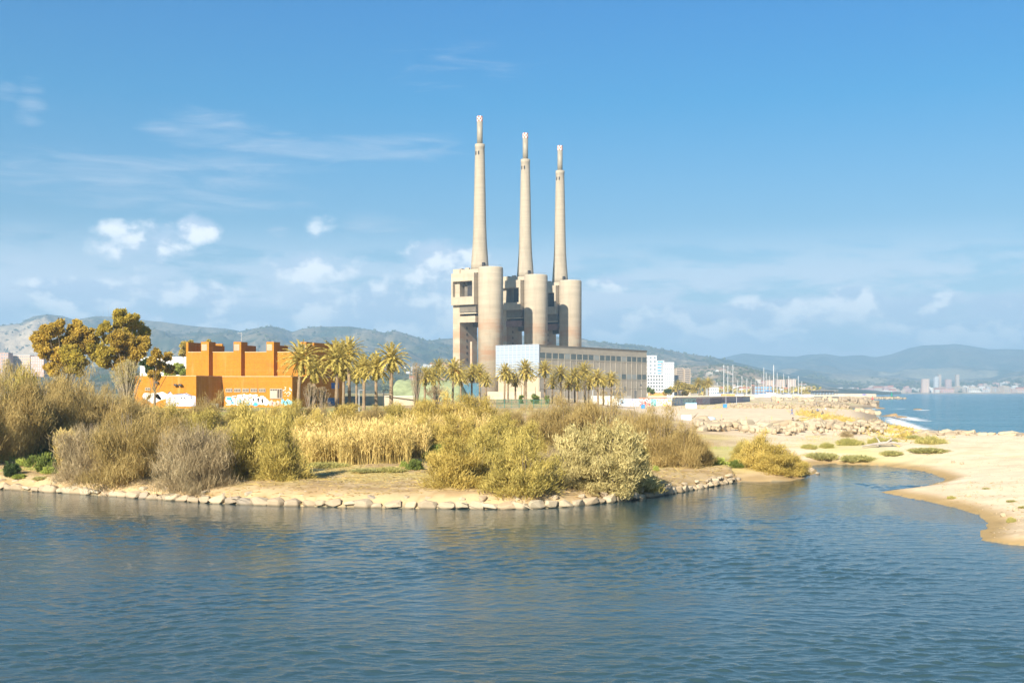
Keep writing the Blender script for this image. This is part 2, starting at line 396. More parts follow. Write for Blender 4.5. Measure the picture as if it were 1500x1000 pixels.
Ur = np.concatenate([-np.geomspace(3.2, .56, 30)[:-1], np.linspace(-.56, .56, 860), np.geomspace(.56, 3.2, 30)[1:]])
Yr_ = np.concatenate([np.linspace(6, 27, 60)[:-1], np.geomspace(27, 138, 1050)])
uu, yy = np.meshgrid(Ur, Yr_); xx = uu*yy
wz = np.zeros(xx.shape); wr_ = np.random.default_rng(5)
spc = np.maximum(np.gradient(yy, axis=0), np.gradient(xx, axis=1))
wxx = xx+1.5*(fbm(xx*.11, yy*.11, 3)-.5)*2; wyy = yy+1.5*(fbm(xx*.13+9, yy*.13, 3)-.5)*2
pat = fbm(xx*.035+2, yy*.075+5, 4); pat = .45+1.0*smooth(.38, .62, pat)
dbk = sdf(river_poly, xx, yy); calm = np.where(xx < 30, .24+.76*smooth(1, 18, dbk), 1.0)
for (cx, cy, rx, ry) in cl: calm *= .08+.92*smooth(.5, 1.35, np.sqrt(((xx-cx)/rx)**2+((yy-cy)/ry)**2)+(fbm(xx*.3, yy*.6, 3)-.5)*.7)
NW = 54
for k in range(NW):
    lam = .30*(1.9/.30)**(wr_.random()**1.25); th = R(wr_.normal(-8, 34)); kx, ky = math.sin(th)*2*math.pi/lam, math.cos(th)*2*math.pi/lam
    amp = SLOPE*math.sqrt(2/NW)*lam/(2*math.pi)*(1.2 if lam < 1.4 else .8)
    env = .35+1.3*vnoise(xx*.09/lam**.5+k*7.3, yy*.16/lam**.5+k*3.1)
    wz += amp*env*np.sin(kx*wxx+ky*wyy+wr_.random()*6.28)*np.clip(lam/(spc*2.6)-.5, 0, 1)
wz = wz+.35*np.abs(wz); wz *= pat*calm
nR, nC = xx.shape; idx = np.arange(nR*nC).reshape(nR, nC)
Fc = np.stack([idx[:-1, :-1], idx[:-1, 1:], idx[1:, 1:], idx[1:, :-1]], -1)
cxm = xx[:-1, :-1]; keep = (yy[:-1, :-1] < 118)|((cxm > 20) & (cxm < 60)); Fc = Fc[keep]
rv = np_mesh('river_water', np.stack([xx, yy, wz], -1).reshape(-1, 3), Fc, water('river_surface', (.030, .060, .070), 2.6, 6.0, 14.0, .028, None, .02, (.036, .070, .070)), None, True)
tag(rv, kind='structure')
sp = [(900, 126), (260, 154), (130, 168), (84, 178), (60, 215), (60, 240), (80, 330), (100, 440), (120, 560), (200, 900), (300, 1350), (440, 1900), (440, 2600), (740, 4300), (1000, 5300), (2400, 5700), (9900, 5600), (9900, 126)]
sw = MB().quad(*[(x, y, .004) for x, y in sp]).build('sea_water', water('sea_surface', (.004, .110, .165), .16, .5, 1.6, 1.2, None, .10, (.008, .15, .19)))
tag(sw, kind='structure')
# foam of the small breakers
fm, nt, b = newmat('sea_foam'); b.inputs['Base Color'].default_value = (.85, .87, .88, 1); b.inputs['Roughness'].default_value = .6
fa = noise(nt, .35, 7, coords(nt, (.6, 1.4, 1), world=True), .65, .8)
a_ = N(nt, 'ShaderNodeAttribute'); a_.attribute_name = 'tint'
mr = N(nt, 'ShaderNodeMapRange'); mr.inputs[1].default_value = .50; mr.inputs[2].default_value = .62
nt.links.new(mth(nt, 'MULTIPLY_ADD', a_.outputs['Fac'], .42, mth(nt, 'ADD', fa, -.16)), mr.inputs[0]); nt.links.new(mr.outputs[0], b.inputs['Alpha'])
def foam(pts, wid, name='sea_foam'):
    P = []
    for (ax, ay), (bx, by) in zip(pts[:-1], pts[1:]):
        for t in np.linspace(0, 1, 12, endpoint=False): P.append((ax+(bx-ax)*t, ay+(by-ay)*t))
    P = np.array(P); d = unit(np.gradient(P, axis=0)); nrm = np.stack([d[:, 1], -d[:, 0]], 1)
    V = []; T = []
    for k, t in enumerate(np.linspace(-1, 1, 9)):
        V.append(np.concatenate([P+nrm*(t*wid+wid*.6), np.full((len(P), 1), .012)], 1)); T.append(np.full(len(P), 1-abs(t))*np.sin(np.linspace(0, math.pi, len(P)))**.5)
    n = len(P); V = np.concatenate(V); T = np.concatenate(T)
    Fc = np.array([[k*n+i, k*n+i+1, (k+1)*n+i+1, (k+1)*n+i] for k in range(8) for i in range(n-1)])
    o = np_mesh(name, V, Fc, fm, T); tag(o, kind='stuff'); return o
foam([wl(1345, 632), wl(1322, 627), wl(1300, 620), wl(1291, 613), wl(1287, 608)], 5)
foam([wl(1330, 617.5), wl(1310, 613.5), wl(1296, 610), wl(1290, 607)], 7)
foam([wl(1330, 601), wl(1345, 600)], 6); foam([wl(1296, 598.5), wl(1306, 598.2)], 9); foam([wl(1250, 600), wl(1268, 598.8), wl(1282, 598.6)], 5)

# ================================================================ hills
def hills(name, prof, Yf, Yr, cols, seed, rough=1.0, scale=1/420, patches=None, foot=3.0, px0=None, px1=None, power=1.15):
    px0 = px0 if px0 is not None else prof[0][0]; px1 = px1 if px1 is not None else prof[-1][0]
    px = np.linspace(px0, px1, int((px1-px0)/2.2)); t = np.concatenate([np.linspace(0, 1, 85), 1+np.linspace(.012, .28, 10)])
    pp = np.interp(px, [p[0] for p in prof], [p[1] for p in prof])
    zr = (HZ-pp)*Yr/F+H
    PX, T = np.meshgrid(px, t); Y = Yf+(Yr-Yf)*T; X = (PX-750)/F*Y; ZR = np.broadcast_to(zr, PX.shape)
    s = np.clip(T, 0, 1)**power; s = np.where(T > 1, 1-(T-1)*1.8, s)
    rel = ZR-foot
    rid = 1-np.abs(2*fbm(X*scale+seed, Y*scale*.8+seed, 6)-1)
    rid2 = fbm(X*scale*3.1+seed*3, Y*scale*2.6, 5)
    env = np.clip(4*T*(1-T), 0, 1)
    Z = foot+rel*s+rel*env*rough*((rid-.80)*1.0+(rid2-.5)*.34)
    lim = H+(HZ-np.broadcast_to(pp, PX.shape))*Y/F-6*(1-np.clip(T, 0, 1))*3
    Z = np.where(T < .96, np.minimum(Z, lim), Z+ (fbm(X*scale*12, Y*scale*12, 3)-.5)*rel*.012)
    Z = np.where(T == 0, foot-8, Z)
    a = fbm(X*scale*3+seed, Y*scale*3, 6); b_ = fbm(X*scale*11+seed, Y*scale*9, 5); c = fbm(X*scale*30+seed, Y*scale*22, 4)
    Cc = np.zeros(X.shape+(3,)); Cc[:] = cols[0]
    m = smooth(.38, .56, a*.5+b_*.5)[..., None]; Cc = Cc*(1-m)+np.array(cols[1])*m
    m = smooth(.56, .66, b_*.45+c*.55)[..., None]*.75; Cc = Cc*(1-m)+np.array(cols[2])*m
    m = smooth(.50, .58, c)[..., None]*.55; Cc = Cc*(1-m)+np.array(cols[0])*.7*m
    if patches:
        for (qx, qt, rx, rt, cc) in patches:
            d = ((PX-qx)/rx)**2+((T-qt)/rt)**2+(b_-.5)*2.4
            m = smooth(1.1, .7, d)[..., None]*.85; Cc = Cc*(1-m)+np.array(cc)*m
    nR, nC = X.shape; idx = np.arange(nR*nC).reshape(nR, nC)
    Fc = np.stack([idx[:-1, :-1], idx[:-1, 1:], idx[1:, 1:], idx[1:, :-1]], -1).reshape(-1, 4)
    o = np_mesh(name, np.stack([X, Y, Z], -1).reshape(-1, 3), Fc, HM, Cc.reshape(-1, 3), True)
    tag(o, kind='structure')
    def hz(px_, t_):
        i = int(np.clip((px_-px0)/(px1-px0)*(len(px)-1), 0, len(px)-1)); k = int(np.argmin(np.abs(t-t_)))
        return float(X[k, i]), float(Y[k, i]), float(Z[k, i])
    return hz
HM = tinted('hill_scrub', .95, .62, .035, 10.0, .10)
green, tan, pale = (.070, .090, .045), (.24, .20, .12), (.52, .42, .28)
profA = [(-700, 500), (-400, 488), (-150, 478), (0, 477), (30, 473), (48, 463), (70, 460.5), (90, 462), (108, 468), (120, 467), (140, 463), (165, 463), (190, 466), (215, 469), (250, 473), (290, 478), (330, 481),
         (352, 485), (375, 480), (400, 478), (415, 481), (428, 486), (445, 481), (470, 478), (510, 478), (545, 483), (565, 488), (578, 484), (600, 490), (628, 499), (645, 496), (665, 495), (720, 492), (790, 491), (855, 496), (868, 500), (880, 501),
         (900, 503), (925, 505), (950, 508), (975, 512), (1000, 517), (1030, 521), (1055, 525), (1085, 532), (1110, 538), (1150, 547), (1200, 556), (1260, 566), (1320, 572)]
hA = hills('mountains', profA, 3300, 6600, (green, tan, pale), 3.1, .8, 1/900, [(20, .62, 90, .17, (.58, .45, .30)), (30, .8, 60, .05, (.50, .40, .26))])
profB = [(560, 540), (860, 534), (980, 530), (1050, 526), (1075, 520), (1092, 517), (1110, 519), (1135, 521), (1165, 522), (1185, 519), (1210, 518), (1232, 522), (1262, 519.5), (1282, 523), (1305, 519), (1330, 510), (1352, 505.5),
         (1378, 505), (1400, 503.5), (1425, 507), (1450, 511.5), (1480, 511), (1510, 512), (1600, 508), (1750, 500), (1950, 512), (2200, 530)]
hB = hills('far_mountains', profB, 7600, 11800, (green, (.13, .125, .07), (.33, .28, .18)), 8.7, .8, 1/1500, [(1300, .42, 60, .12, (.42, .36, .22)), (1370, .25, 80, .10, (.36, .32, .2))])
profC = [(840, 560), (880, 552), (930, 544), (975, 537), (1000, 534), (1030, 535), (1060, 534), (1085, 537), (1105, 541), (1125, 548), (1150, 554), (1180, 561), (1210, 568), (1240, 573)]
hC = hills('foothills', profC, 2600, 4300, ((.17, .16, .08), (.42, .31, .19), (.55, .40, .27)), 5.2, .8, 1/420)
profD = [(1040, 560), (1090, 548), (1130, 542), (1160, 539), (1185, 541), (1215, 546), (1250, 548), (1290, 551), (1330, 553), (1365, 557), (1410, 555), (1450, 553), (1480, 546), (1510, 541), (1580, 536), (1700, 540), (1900, 548), (2200, 560)]
hD = hills('coastal_hills', profD, 5450, 8300, ((.10, .12, .06), (.34, .28, .17), (.50, .41, .29)), 12.4, .8, 1/600, [(1430, .05, 22, .10, (.30, .20, .14)), (1250, .5, 60, .2, (.38, .33, .2)), (1190, .7, 30, .2, green)], foot=4)
profE = [(-900, 535), (-300, 532), (0, 531), (60, 533), (140, 537), (300, 543), (480, 548), (560, 546), (620, 538), (660, 535), (720, 540), (840, 548), (900, 556), (980, 566), (1030, 571), (1060, 573)]
hE = hills('wooded_foothills', profE, 1500, 3000, ((.07, .09, .04), (.19, .17, .09), (.36, .30, .20)), 21.0, .6, 1/260)
# air
hm = bpy.data.materials.new('haze'); hm.use_nodes = True; hm.node_tree.nodes.clear(); nt = hm.node_tree
pv = N(nt, 'ShaderNodeVolumePrincipled'); pv.inputs['Density'].default_value = .00015; pv.inputs['Color'].default_value = (.44, .72, 1, 1); pv.inputs['Anisotropy'].default_value = 0
ho = N(nt, 'ShaderNodeOutputMaterial'); nt.links.new(pv.outputs[0], ho.inputs['Volume'])
hzb = MB().box(-11000, 11000, -300, 15500, -10, 760).build('haze', hm); tag(hzb, kind='stuff')
# ================================================================ power station
def concrete(name, base, stain, amount, band=1.0, seed=0):
    m, nt, b = newmat(name); tcn = N(nt, 'ShaderNodeTexCoord').outputs['Object']
    mp = N(nt, 'ShaderNodeMapping'); mp.inputs['Scale'].default_value = (.03, .03, .42*band); mp.inputs['Location'].default_value = (seed, seed, 0); nt.links.new(tcn, mp.inputs[0])
    lift = noise(nt, 1.0, 4, mp.outputs[0], .7)
    st = coords(nt, (.25, .25, .05)); streak = noise(nt, 1.0, 6, st, .65); fine = noise(nt, 1.6, 6, coords(nt), .7)
    c = ramp(nt, lift, [(.3, tuple(x*.86 for x in base)), (.7, tuple(min(1, x*1.10) for x in base))])
    c = mixc(nt, mth(nt, 'MULTIPLY', sst(nt, streak, .46, .68), .5), c, tuple(x*.72 for x in base))
    c = mixc(nt, mth(nt, 'MULTIPLY', sst(nt, fine, .55, .75), .25), c, tuple(x*.65 for x in base))
    # rusty bloom low on the shafts
    sp_ = N(nt, 'ShaderNodeSeparateXYZ'); nt.links.new(tcn, sp_.inputs[0])
    zz_ = mth(nt, 'MULTIPLY', sst(nt, sp_.outputs[2], 72, 50), sst(nt, sp_.outputs[2], 18, 34))
    mp2 = N(nt, 'ShaderNodeMapping'); mp2.inputs['Scale'].default_value = (.05, .05, .16); mp2.inputs['Location'].default_value = (seed*2, 0, seed); nt.links.new(tcn, mp2.inputs[0])
    n3 = sst(nt, noise(nt, 1.0, 6, mp2.outputs[0], .6), .40, .66)
    c = mixc(nt, mth(nt, 'MULTIPLY', mth(nt, 'MULTIPLY', zz_, n3), amount), c, stain)
    # board marks: thin darker line each lift
    w = N(nt, 'ShaderNodeTexWave', wave_type='BANDS', bands_direction='Z'); w.inputs['Scale'].default_value = .33; w.inputs['Distortion'].default_value = .25; nt.links.new(tcn, w.inputs[0])
    c = mixc(nt, mth(nt, 'MULTIPLY', sst(nt, w.outputs['Fac'], .80, .98), .22), c, tuple(x*.6 for x in base))
    nt.links.new(c, b.inputs['Base Color']); b.inputs['Roughness'].default_value = .9; b.inputs['Specular IOR Level'].default_value = .2
    bump(nt, b, fine, .5, .15); return m
def sst(nt, x, a, b):
    mr = N(nt, 'ShaderNodeMapRange', interpolation_type='SMOOTHSTEP'); mr.inputs[1].default_value = a; mr.inputs[2].default_value = b
    nt.links.new(x, mr.inputs[0]); return mr.outputs[0]
CB = (.46, .38, .275)
conc = concrete('board_marked_concrete', CB, (.45, .24, .13), .75)
conc_ch = concrete('chimney_concrete', (.42, .35, .255), (.40, .3, .2), 0, 1.4, 4)
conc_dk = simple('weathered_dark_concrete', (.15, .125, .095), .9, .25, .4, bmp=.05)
rust = simple('rusty_steel_beam', (.22, .11, .085), .8, .3, .5)
steel = simple('pale_steel_flue', (.33, .285, .21), .6, .15, .4, .0)
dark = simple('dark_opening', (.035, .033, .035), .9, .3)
whitep = simple('white_paint', (.72, .70, .66), .7, .1)
orangep = simple('faded_orange_paint', (.55, .11, .02), .7, .15)
ta = math.radians(32.4); TD = (math.sin(ta), math.cos(ta)); TP = (math.cos(ta), -math.sin(ta))
def tower(Yc, pxc, pytop, label, first):
    Xc = xat(pxc, Yc); t = thing('boiler_tower', label, 'power station tower', (Xc, Yc, 0), -ta, 'three boiler towers with chimneys in a line')
    if not first:
        for k in list(PROTO_T.children):
            d = k.copy(); col.objects.link(d); d.parent = t
            for g_ in k.children: e = g_.copy(); col.objects.link(e); e.parent = d
        return t
    o, a, b = (0, 0), (1, 0), (0, 1)      # local x = p (to the right), local y = d (away)
    MB().fbox(o, a, b, -17.2, -11.4, -6.2, 15.5, 2, 94).build('side_slab', conc, t)
    m = MB(); m.lathe([(8.7, 2), (8.7, 93.4), (8.4, 94.4), (7.9, 94.4), (7.9, 92.5)], 64, (10.4, 0)); m.build('round_shaft', conc, t, True)
    # cage with the big square opening
    m = MB(); x0, x1, y0 = -16.6, 2.6, -9.2
    m.fbox(o, a, b, x0, x1, y0, 14, 85, 90.6).fbox(o, a, b, x0, x1, y0, 14, 68.6, 74.2)
    m.fbox(o, a, b, x0, x0+1.3, y0, 14, 74.2, 85).fbox(o, a, b, x1-1.4, x1, y0, 14, 74.2, 85)
    m.build('projecting_box', conc, t)
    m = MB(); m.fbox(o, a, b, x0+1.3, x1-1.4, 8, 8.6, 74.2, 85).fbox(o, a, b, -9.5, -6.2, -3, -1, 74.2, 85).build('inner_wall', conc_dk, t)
    MB().fbox(o, a, b, -6.2, x1-1.4, -4.2, -3.6, 74.2, 85).build('opening_shade', dark, t)  # near-black sheet stands in for the shade inside the square opening
    # deck and rim behind
    m = MB(); m.fbox(o, a, b, -11.4, 9, -5.4, 14, 90.7, 93.4).fbox(o, a, b, -11.4, -10.6, -5.4, 14, 93.4, 94.3).fbox(o, a, b, -7.6, -4.6, -5.0, -3.2, 93.4, 94.6); m.build('roof_deck', conc, t)
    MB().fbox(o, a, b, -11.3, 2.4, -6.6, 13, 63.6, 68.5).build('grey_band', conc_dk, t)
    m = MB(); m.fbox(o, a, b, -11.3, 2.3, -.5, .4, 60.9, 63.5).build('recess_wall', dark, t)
    MB().fbox(o, a, b, -11.3, 2.5, -6.4, -4.6, 62.4, 63.2).build('walkway', conc, t)
    MB().fbox(o, a, b, -11.3, 2.4, -7.2, -3.6, 56.4, 60.8).build('cross_beam', conc if first == 1 else rust, t)
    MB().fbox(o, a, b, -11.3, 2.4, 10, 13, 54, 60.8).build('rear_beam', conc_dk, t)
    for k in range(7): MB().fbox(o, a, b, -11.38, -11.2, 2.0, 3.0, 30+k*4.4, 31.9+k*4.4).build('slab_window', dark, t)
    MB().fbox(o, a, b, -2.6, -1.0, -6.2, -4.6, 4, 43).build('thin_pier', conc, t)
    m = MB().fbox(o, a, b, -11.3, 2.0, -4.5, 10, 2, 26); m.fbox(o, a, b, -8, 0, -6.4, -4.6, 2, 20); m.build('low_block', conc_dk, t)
    m = MB(); m.lathe([(6.4, 93.4), (6.1, 97), (5.7, 103), (5.2, 109), (4.85, 115), (4.5, 124), (4.25, 135), (4.0, 148), (3.65, 164), (3.42, 174), (3.36, 178.6), (3.5, 178.8), (3.5, 181.2), (2.6, 181.2), (2.6, 180.5)], 48, (0, 2)); ch = m.build('chimney', conc_ch, t, True)
    for an in (-1.87, -1.22):
        m = MB(); m.fbox((3.3*math.cos(an), 2+3.3*math.sin(an)), (-math.sin(an), math.cos(an)), (math.cos(an), math.sin(an)), -.45, .45, -.1, .32, 173.4, 176)
        m.build('slot', dark, ch)
    m = MB().fbox((0, 2), a, b, 4.6, 6.2, -4.2, -2.6, 95, 98); m.build('hatch', dark, ch)
    m = MB(); m.lathe([(2.0, 180.5), (2.0, 197)], 32, (0, 2)); fl = m.build('flue', steel, t, True)
    # chequered warning cap
    m1, m2 = MB(), MB(); nb = 12
    for r in range(3):
        for k in range(nb):
            t0, t1 = 2*math.pi*k/nb, 2*math.pi*(k+1)/nb; z0, z1 = 197+r*1.25, 197+(r+1)*1.25
            (m1 if (k+r) % 2 else m2).quad((2.16*math.cos(t0), 2+2.16*math.sin(t0), z0), (2.16*math.cos(t1), 2+2.16*math.sin(t1), z0), (2.16*math.cos(t1), 2+2.16*math.sin(t1), z1), (2.16*math.cos(t0), 2+2.16*math.sin(t0), z1))
    m1.build('warning_cap', orangep, fl)
    m2.lathe([(1.95, 197.01), (1.95, 200.7)], 24, (0, 2)); m2.build('warning_cap', whitep, fl)
    m = MB(); m.tube([(10.4+8.2*math.cos(-2.2+k*.1), 8.2*math.sin(-2.2+k*.1), 95.5) for k in range(25)], .06, 4)
    m.build('railing', conc_dk, t)
    return t
PROTO_T = T1 = tower(795, 700.5, 172, 'nearest concrete boiler tower with the leftmost chimney, its round shaft stained pink', 1)
T2 = tower(847, 767.5, 197, 'middle concrete boiler tower and chimney between two others, half shaded by its neighbour', 0)
T3 = tower(890, 818.5, 215, 'farthest concrete boiler tower, rightmost of the three chimneys, above the long turbine hall', 0)
for tw in (T2, T3):
    for k in tw.children:
        if k.name.startswith('cross_beam'):
            k.data = k.data.copy(); k.data.materials[0] = rust

# turbine hall
ha = math.radians(37.1); HO = (16.55, 690.0); HA = (math.sin(ha), math.cos(ha)); HB = (-math.cos(ha), math.sin(ha)); HL, HW = 128.0, 31.4
hall = thing('turbine_hall', 'long taupe concrete hall with strips of windows and a pale blue glazed end', 'industrial building', (HO[0], HO[1], 0), 0)
taupe = simple('taupe_render', (.43, .365, .275), .9, .12, .25, bmp=.05); taupe2 = simple('taupe_rib', (.47, .41, .31), .9, .1, .3)
glass = simple('dusty_window_glass', (.13, .15, .135), .45, .35, .15); glass2 = simple('pale_window_blind', (.36, .37, .34), .5, .2, .15)
beige = concrete('stained_beige_wall', (.50, .40, .27), (.4, .3, .2), 0, .8, 7)
o = (0, 0)
def fq(a0, z0, a1, z1, off=-.02): pass
m = MB(); m.fbox(o, HA, HB, 0, HL, 0, HW, 2, 36.2); m.build('wall', taupe, hall)
m = MB(); m.fbox(o, HA, HB, -.3, HL+.3, -.35, HW+.3, 36.2, 36.8); m.build('roof', conc_dk, hall)
m = MB()
nb = 19; bw = HL/nb
for k in range(nb+1): m.fbox(o, HA, HB, max(0, k*bw-.35), min(HL, k*bw+.35), -.14, -.01, 3, 32)
m.fbox(o, HA, HB, 0, HL, -.20, -.02, 32.05, 32.5).fbox(o, HA, HB, 0, HL, -.20, -.02, 28.0, 28.5).fbox(o, HA, HB, 0, HL, -.20, -.02, 16.1, 16.6).fbox(o, HA, HB, 0, HL, -.20, -.02, 10.2, 10.45)
m.build('pilaster', taupe2, hall)
wg = MB().fbox(o, HA, HB, .55, bw-.55, -.10, -.02, 28.7, 31.9); w0 = wg.build('window', glass, hall)
for k in range(nb):
    for (z, r) in ((0, 0), (-11.9, 1)):
        if k == 0 and r == 0: continue
        c = w0.copy(); col.objects.link(c); c.parent = hall; c.location = (HA[0]*k*bw, HA[1]*k*bw, z)
        if (k*7+r*3) % 5 in (3,) or (r and k % 3 == 1):
            c.data = c.data.copy(); c.data.materials[0] = glass2
for (k, z0, z1, w_) in ((12.2, 5.2, 8, 5), (13.3, 5.2, 8, 4), (14.4, 8.0, 11.5, 4.2), (17.6, 12.2, 13.4, 3), (16.5, 3.5, 9, 3.6)):
    MB().fbox(o, HA, HB, k*bw, k*bw+w_, -.12, -.03, z0, z1).build('louvre', simple('grey_louvre', (.22, .21, .19), .8, .2, 1.5), hall)
# sunlit end: stained wall below, light blue glazing above
m = MB(); m.fbox(o, HA, HB, -.35, -.02, .2, HW-.2, 3, 17.4); m.build('end_wall', beige, hall)
sg, nt, b = newmat('pale_blue_polycarbonate')
gm_ = N(nt, 'ShaderNodeTexCoord').outputs['Object']; mpg = N(nt, 'ShaderNodeMapping'); mpg.inputs['Rotation'].default_value = (0, 0, R(37.1)); nt.links.new(gm_, mpg.inputs[0])
mpg2 = N(nt, 'ShaderNodeMapping'); mpg2.inputs['Rotation'].default_value = (R(90), 0, 0); nt.links.new(mpg.outputs[0], mpg2.inputs[0])
lb_ = N(nt, 'ShaderNodeTexBrick'); lb_.offset = 0; lb_.inputs['Scale'].default_value = 1; lb_.inputs['Brick Width'].default_value = 3.25; lb_.inputs['Row Height'].default_value = 1.5; lb_.inputs['Mortar Size'].default_value = .38; lb_.inputs['Mortar Smooth'].default_value = .2
lb_.inputs['Color1'].default_value = (.26, .31, .37, 1); lb_.inputs['Color2'].default_value = (.28, .33, .40, 1); lb_.inputs['Mortar'].default_value = (.36, .40, .46, 1); nt.links.new(mpg2.outputs[0], lb_.inputs[0])
nt.links.new(lb_.outputs[0], b.inputs['Base Color']); b.inputs['Roughness'].default_value = .4
m = MB(); m.fbox(o, HA, HB, -.9, -.03, -.3, HW+1.2, 17.5, 37.0); es = m.build('glazed_screen', sg, hall)
m = MB()
for k in range(11): m.fbox(o, HA, HB, -1.1, -.92, -.3+k*(HW+1.2)/10-.0, -.3+k*(HW+1.2)/10+.32, 17.5, 37.0)
for z in (17.6, 22.4, 27.3, 32.1, 36.7): m.fbox(o, HA, HB, -1.14, -1.11, -.3, HW+1.2, z, z+.28)
m.build('mullion', simple('pale_mullion', (.44, .48, .53), .5, .05), es)
# yard walls and gate area by the hall
def wall_strip(name, pts, z0, h, th, mat, label, cat, group=None):
    m = MB(); cx, cy = pts[0]
    t = tag(None or thing(name, label, cat, (cx, cy, z0), 0, group))
    for (ax, ay), (bx, by) in zip(pts[:-1], pts[1:]):
        L = math.hypot(bx-ax, by-ay); e = ((bx-ax)/L, (by-ay)/L); nn = (-e[1], e[0])
        m.fbox((ax-cx, ay-cy), e, nn, 0, L, 0, th, -1.0, h)
    m.build('wall_panel', mat, t); return t
def gpx(px, Y): return (xat(px, Y), Y)
cream = simple('cream_render', (.50, .42, .30), .9, .15, .5); whitew = simple('whitewashed_wall', (.58, .54, .47), .9, .15, .6)
w1 = wall_strip('boundary_wall', [gpx(498, 300), gpx(560, 300), gpx(606, 302)], 4.2, 2.6, .3, cream, 'long low cream wall behind the left palms, right of the brick building', 'wall')
MB().fbox((0, 0), (1, 0), (0, 1), 0, 20, -.05, .36, 2.6, 2.75).build('coping', whitew, w1)
wall_strip('boundary_wall', [gpx(714, 560), gpx(745, 560), gpx(792, 562)], 3.6, 4.6, .4, cream, 'pale yard wall at the foot of the nearest tower behind the green gate', 'wall')
wall_strip('boundary_wall', [gpx(866, 470), gpx(899, 470), gpx(925, 480)], 2.2, 4.2, .4, whitew, 'white wall with painted scrawls below the far half of the turbine hall', 'wall')
# teal hoarding at the tower foot
hb = thing('site_hoarding', 'teal blue hoarding panels at the foot of the nearest tower behind the palms', 'hoarding', (xat(690, 640), 640, 3.6))
for k in range(4): MB().box(-4.2+k*2.5, -1.85+k*2.5, -.1, .1, 0, 9.4).build('panel', simple('teal_panel', (.05, .14, .19), .6, .3, .8), hb)
# grassy bank
m = MB()
bx0, bx1 = xat(566, 430), xat(685, 430)
vv = []; ff = []
for j in range(8):
    for i in range(40):
        x = bx0+(bx1-bx0)*i/39; t_ = j/7; y = 420+t_*22; z = 3.4+9.2*smooth(0, 1, t_)*math.sin(min(1, i/5+.15)*math.pi/2)*min(1, (39-i)/6+.3)+random.uniform(-.2, .2)
        vv.append((x, y, float(z)))
for j in range(7):
    for i in range(39): ff.append((j*40+i, j*40+i+1, (j+1)*40+i+1, (j+1)*40+i))
gb = np_mesh('green_bank', vv, np.array(ff), simple('bank_grass', (.27, .30, .15), .95, .35, .5), None, True); tag(gb, kind='structure')
# green mesh fence with posts
fence = thing('mesh_fence', 'low green mesh fence with posts in front of the palms below the hall', 'fence', (xat(728, 255), 255, gz(xat(728, 255), 255)))
gm = simple('green_fence_steel', (.03, .12, .085), .6, .2)
for k in range(8): MB().box(k*1.65-.06, k*1.65+.06, -.06, .06, -.5, 2.0).build('post', gm, fence)
m = MB()
for k in range(46): m.box(k*.252, k*.252+.05, -.02, .0, .1, 1.85)
for z in (.1, .95, 1.8): m.box(0, 11.5, -.025, .02, z, z+.07)
m.build('mesh_panel', gm, fence)
lp = simple('galvanised_post', (.35, .36, .36), .5, .1)

# ================================================================ orange brick building
m_, nt, b = newmat('orange_brick'); tcn = N(nt, 'ShaderNodeTexCoord').outputs['Object']
br = N(nt, 'ShaderNodeTexBrick'); br.inputs['Scale'].default_value = 2.0; br.inputs['Color1'].default_value = (.49, .215, .020, 1); br.inputs['Color2'].default_value = (.42, .165, .016, 1); br.inputs['Mortar'].default_value = (.36, .15, .04, 1)
br.inputs['Brick Width'].default_value = .6; br.inputs['Row Height'].default_value = .2; br.inputs['Mortar Size'].default_value = .012
mpb = N(nt, 'ShaderNodeMapping'); mpb.inputs['Rotation'].default_value = (R(90), 0, 0); nt.links.new(tcn, mpb.inputs[0]); nt.links.new(mpb.outputs[0], br.inputs[0])
c = br.outputs[0]
for sc_, a_, b_, f_, cc in (((.09, .09, .5), .50, .75, .45, (.34, .10, .02)), ((.25, .25, .12), .55, .8, .4, (.62, .27, .06)), ((.02, .02, 1.6), .5, .7, .35, (.56, .24, .05)), ((1.1, 1.1, .10), .52, .74, .4, (.33, .12, .03)), ((.7, .7, .06), .56, .7, .3, (.60, .36, .16))):
    c = mixc(nt, mth(nt, 'MULTIPLY', sst(nt, noise(nt, 1, 6, coords(nt, sc_), .6), a_, b_), f_), c, cc)
nt.links.new(c, b.inputs['Base Color']); b.inputs['Roughness'].default_value = .9; b.inputs['Specular IOR Level'].default_value = .15; brick = m_
cop = simple('pale_coping', (.52, .34, .18), .8, .2)
bx, by = -69.4, 250.0
bb = thing('brick_building', 'orange brick pumping station with square roof piers and graffiti along its base', 'building', (bx, by, 0))
s22, c22 = .375, .927
def L_(x, y): return (x-bx, y-by)
A_, B_ = (-83, 250), (-69.4, 250); C_ = (-69.4+s22*9.2, 250+c22*9.2); D_ = (xat(428, C_[1]), C_[1]); E_ = (D_[0]+s22*23.4, D_[1]+c22*23.4)
low = [L_(*p) for p in (A_, B_, C_, D_, E_, (E_[0]-6, E_[1]+14), (-83, E_[1]+14))]
MB().prism(low, 2, 11.45).build('lower_block', brick, bb)
def ring(poly, z0, z1, w=.35, out=.06):
    m = MB()
    for (ax, ay), (qx, qy) in zip(poly[:-1], poly[1:]):
        L = math.hypot(qx-ax, qy-ay); e = ((qx-ax)/L, (qy-ay)/L); nn = (-e[1], e[0]); m.fbox((ax, ay), e, nn, 0, L, -out, w, z0, z1)
    return m
ring(low[:5], 11.46, 11.62).build('coping', cop, bb)
UY = 268.0; ux0, ux1 = xat(272.5, UY), xat(450, UY)
up = [L_(ux0, UY), L_(ux1, UY), L_(ux1+s22*17, UY+c22*17), L_(ux0+s22*17, UY+c22*17)]
MB().prism(up, 11.47, 17.3).build('upper_block', brick, bb)
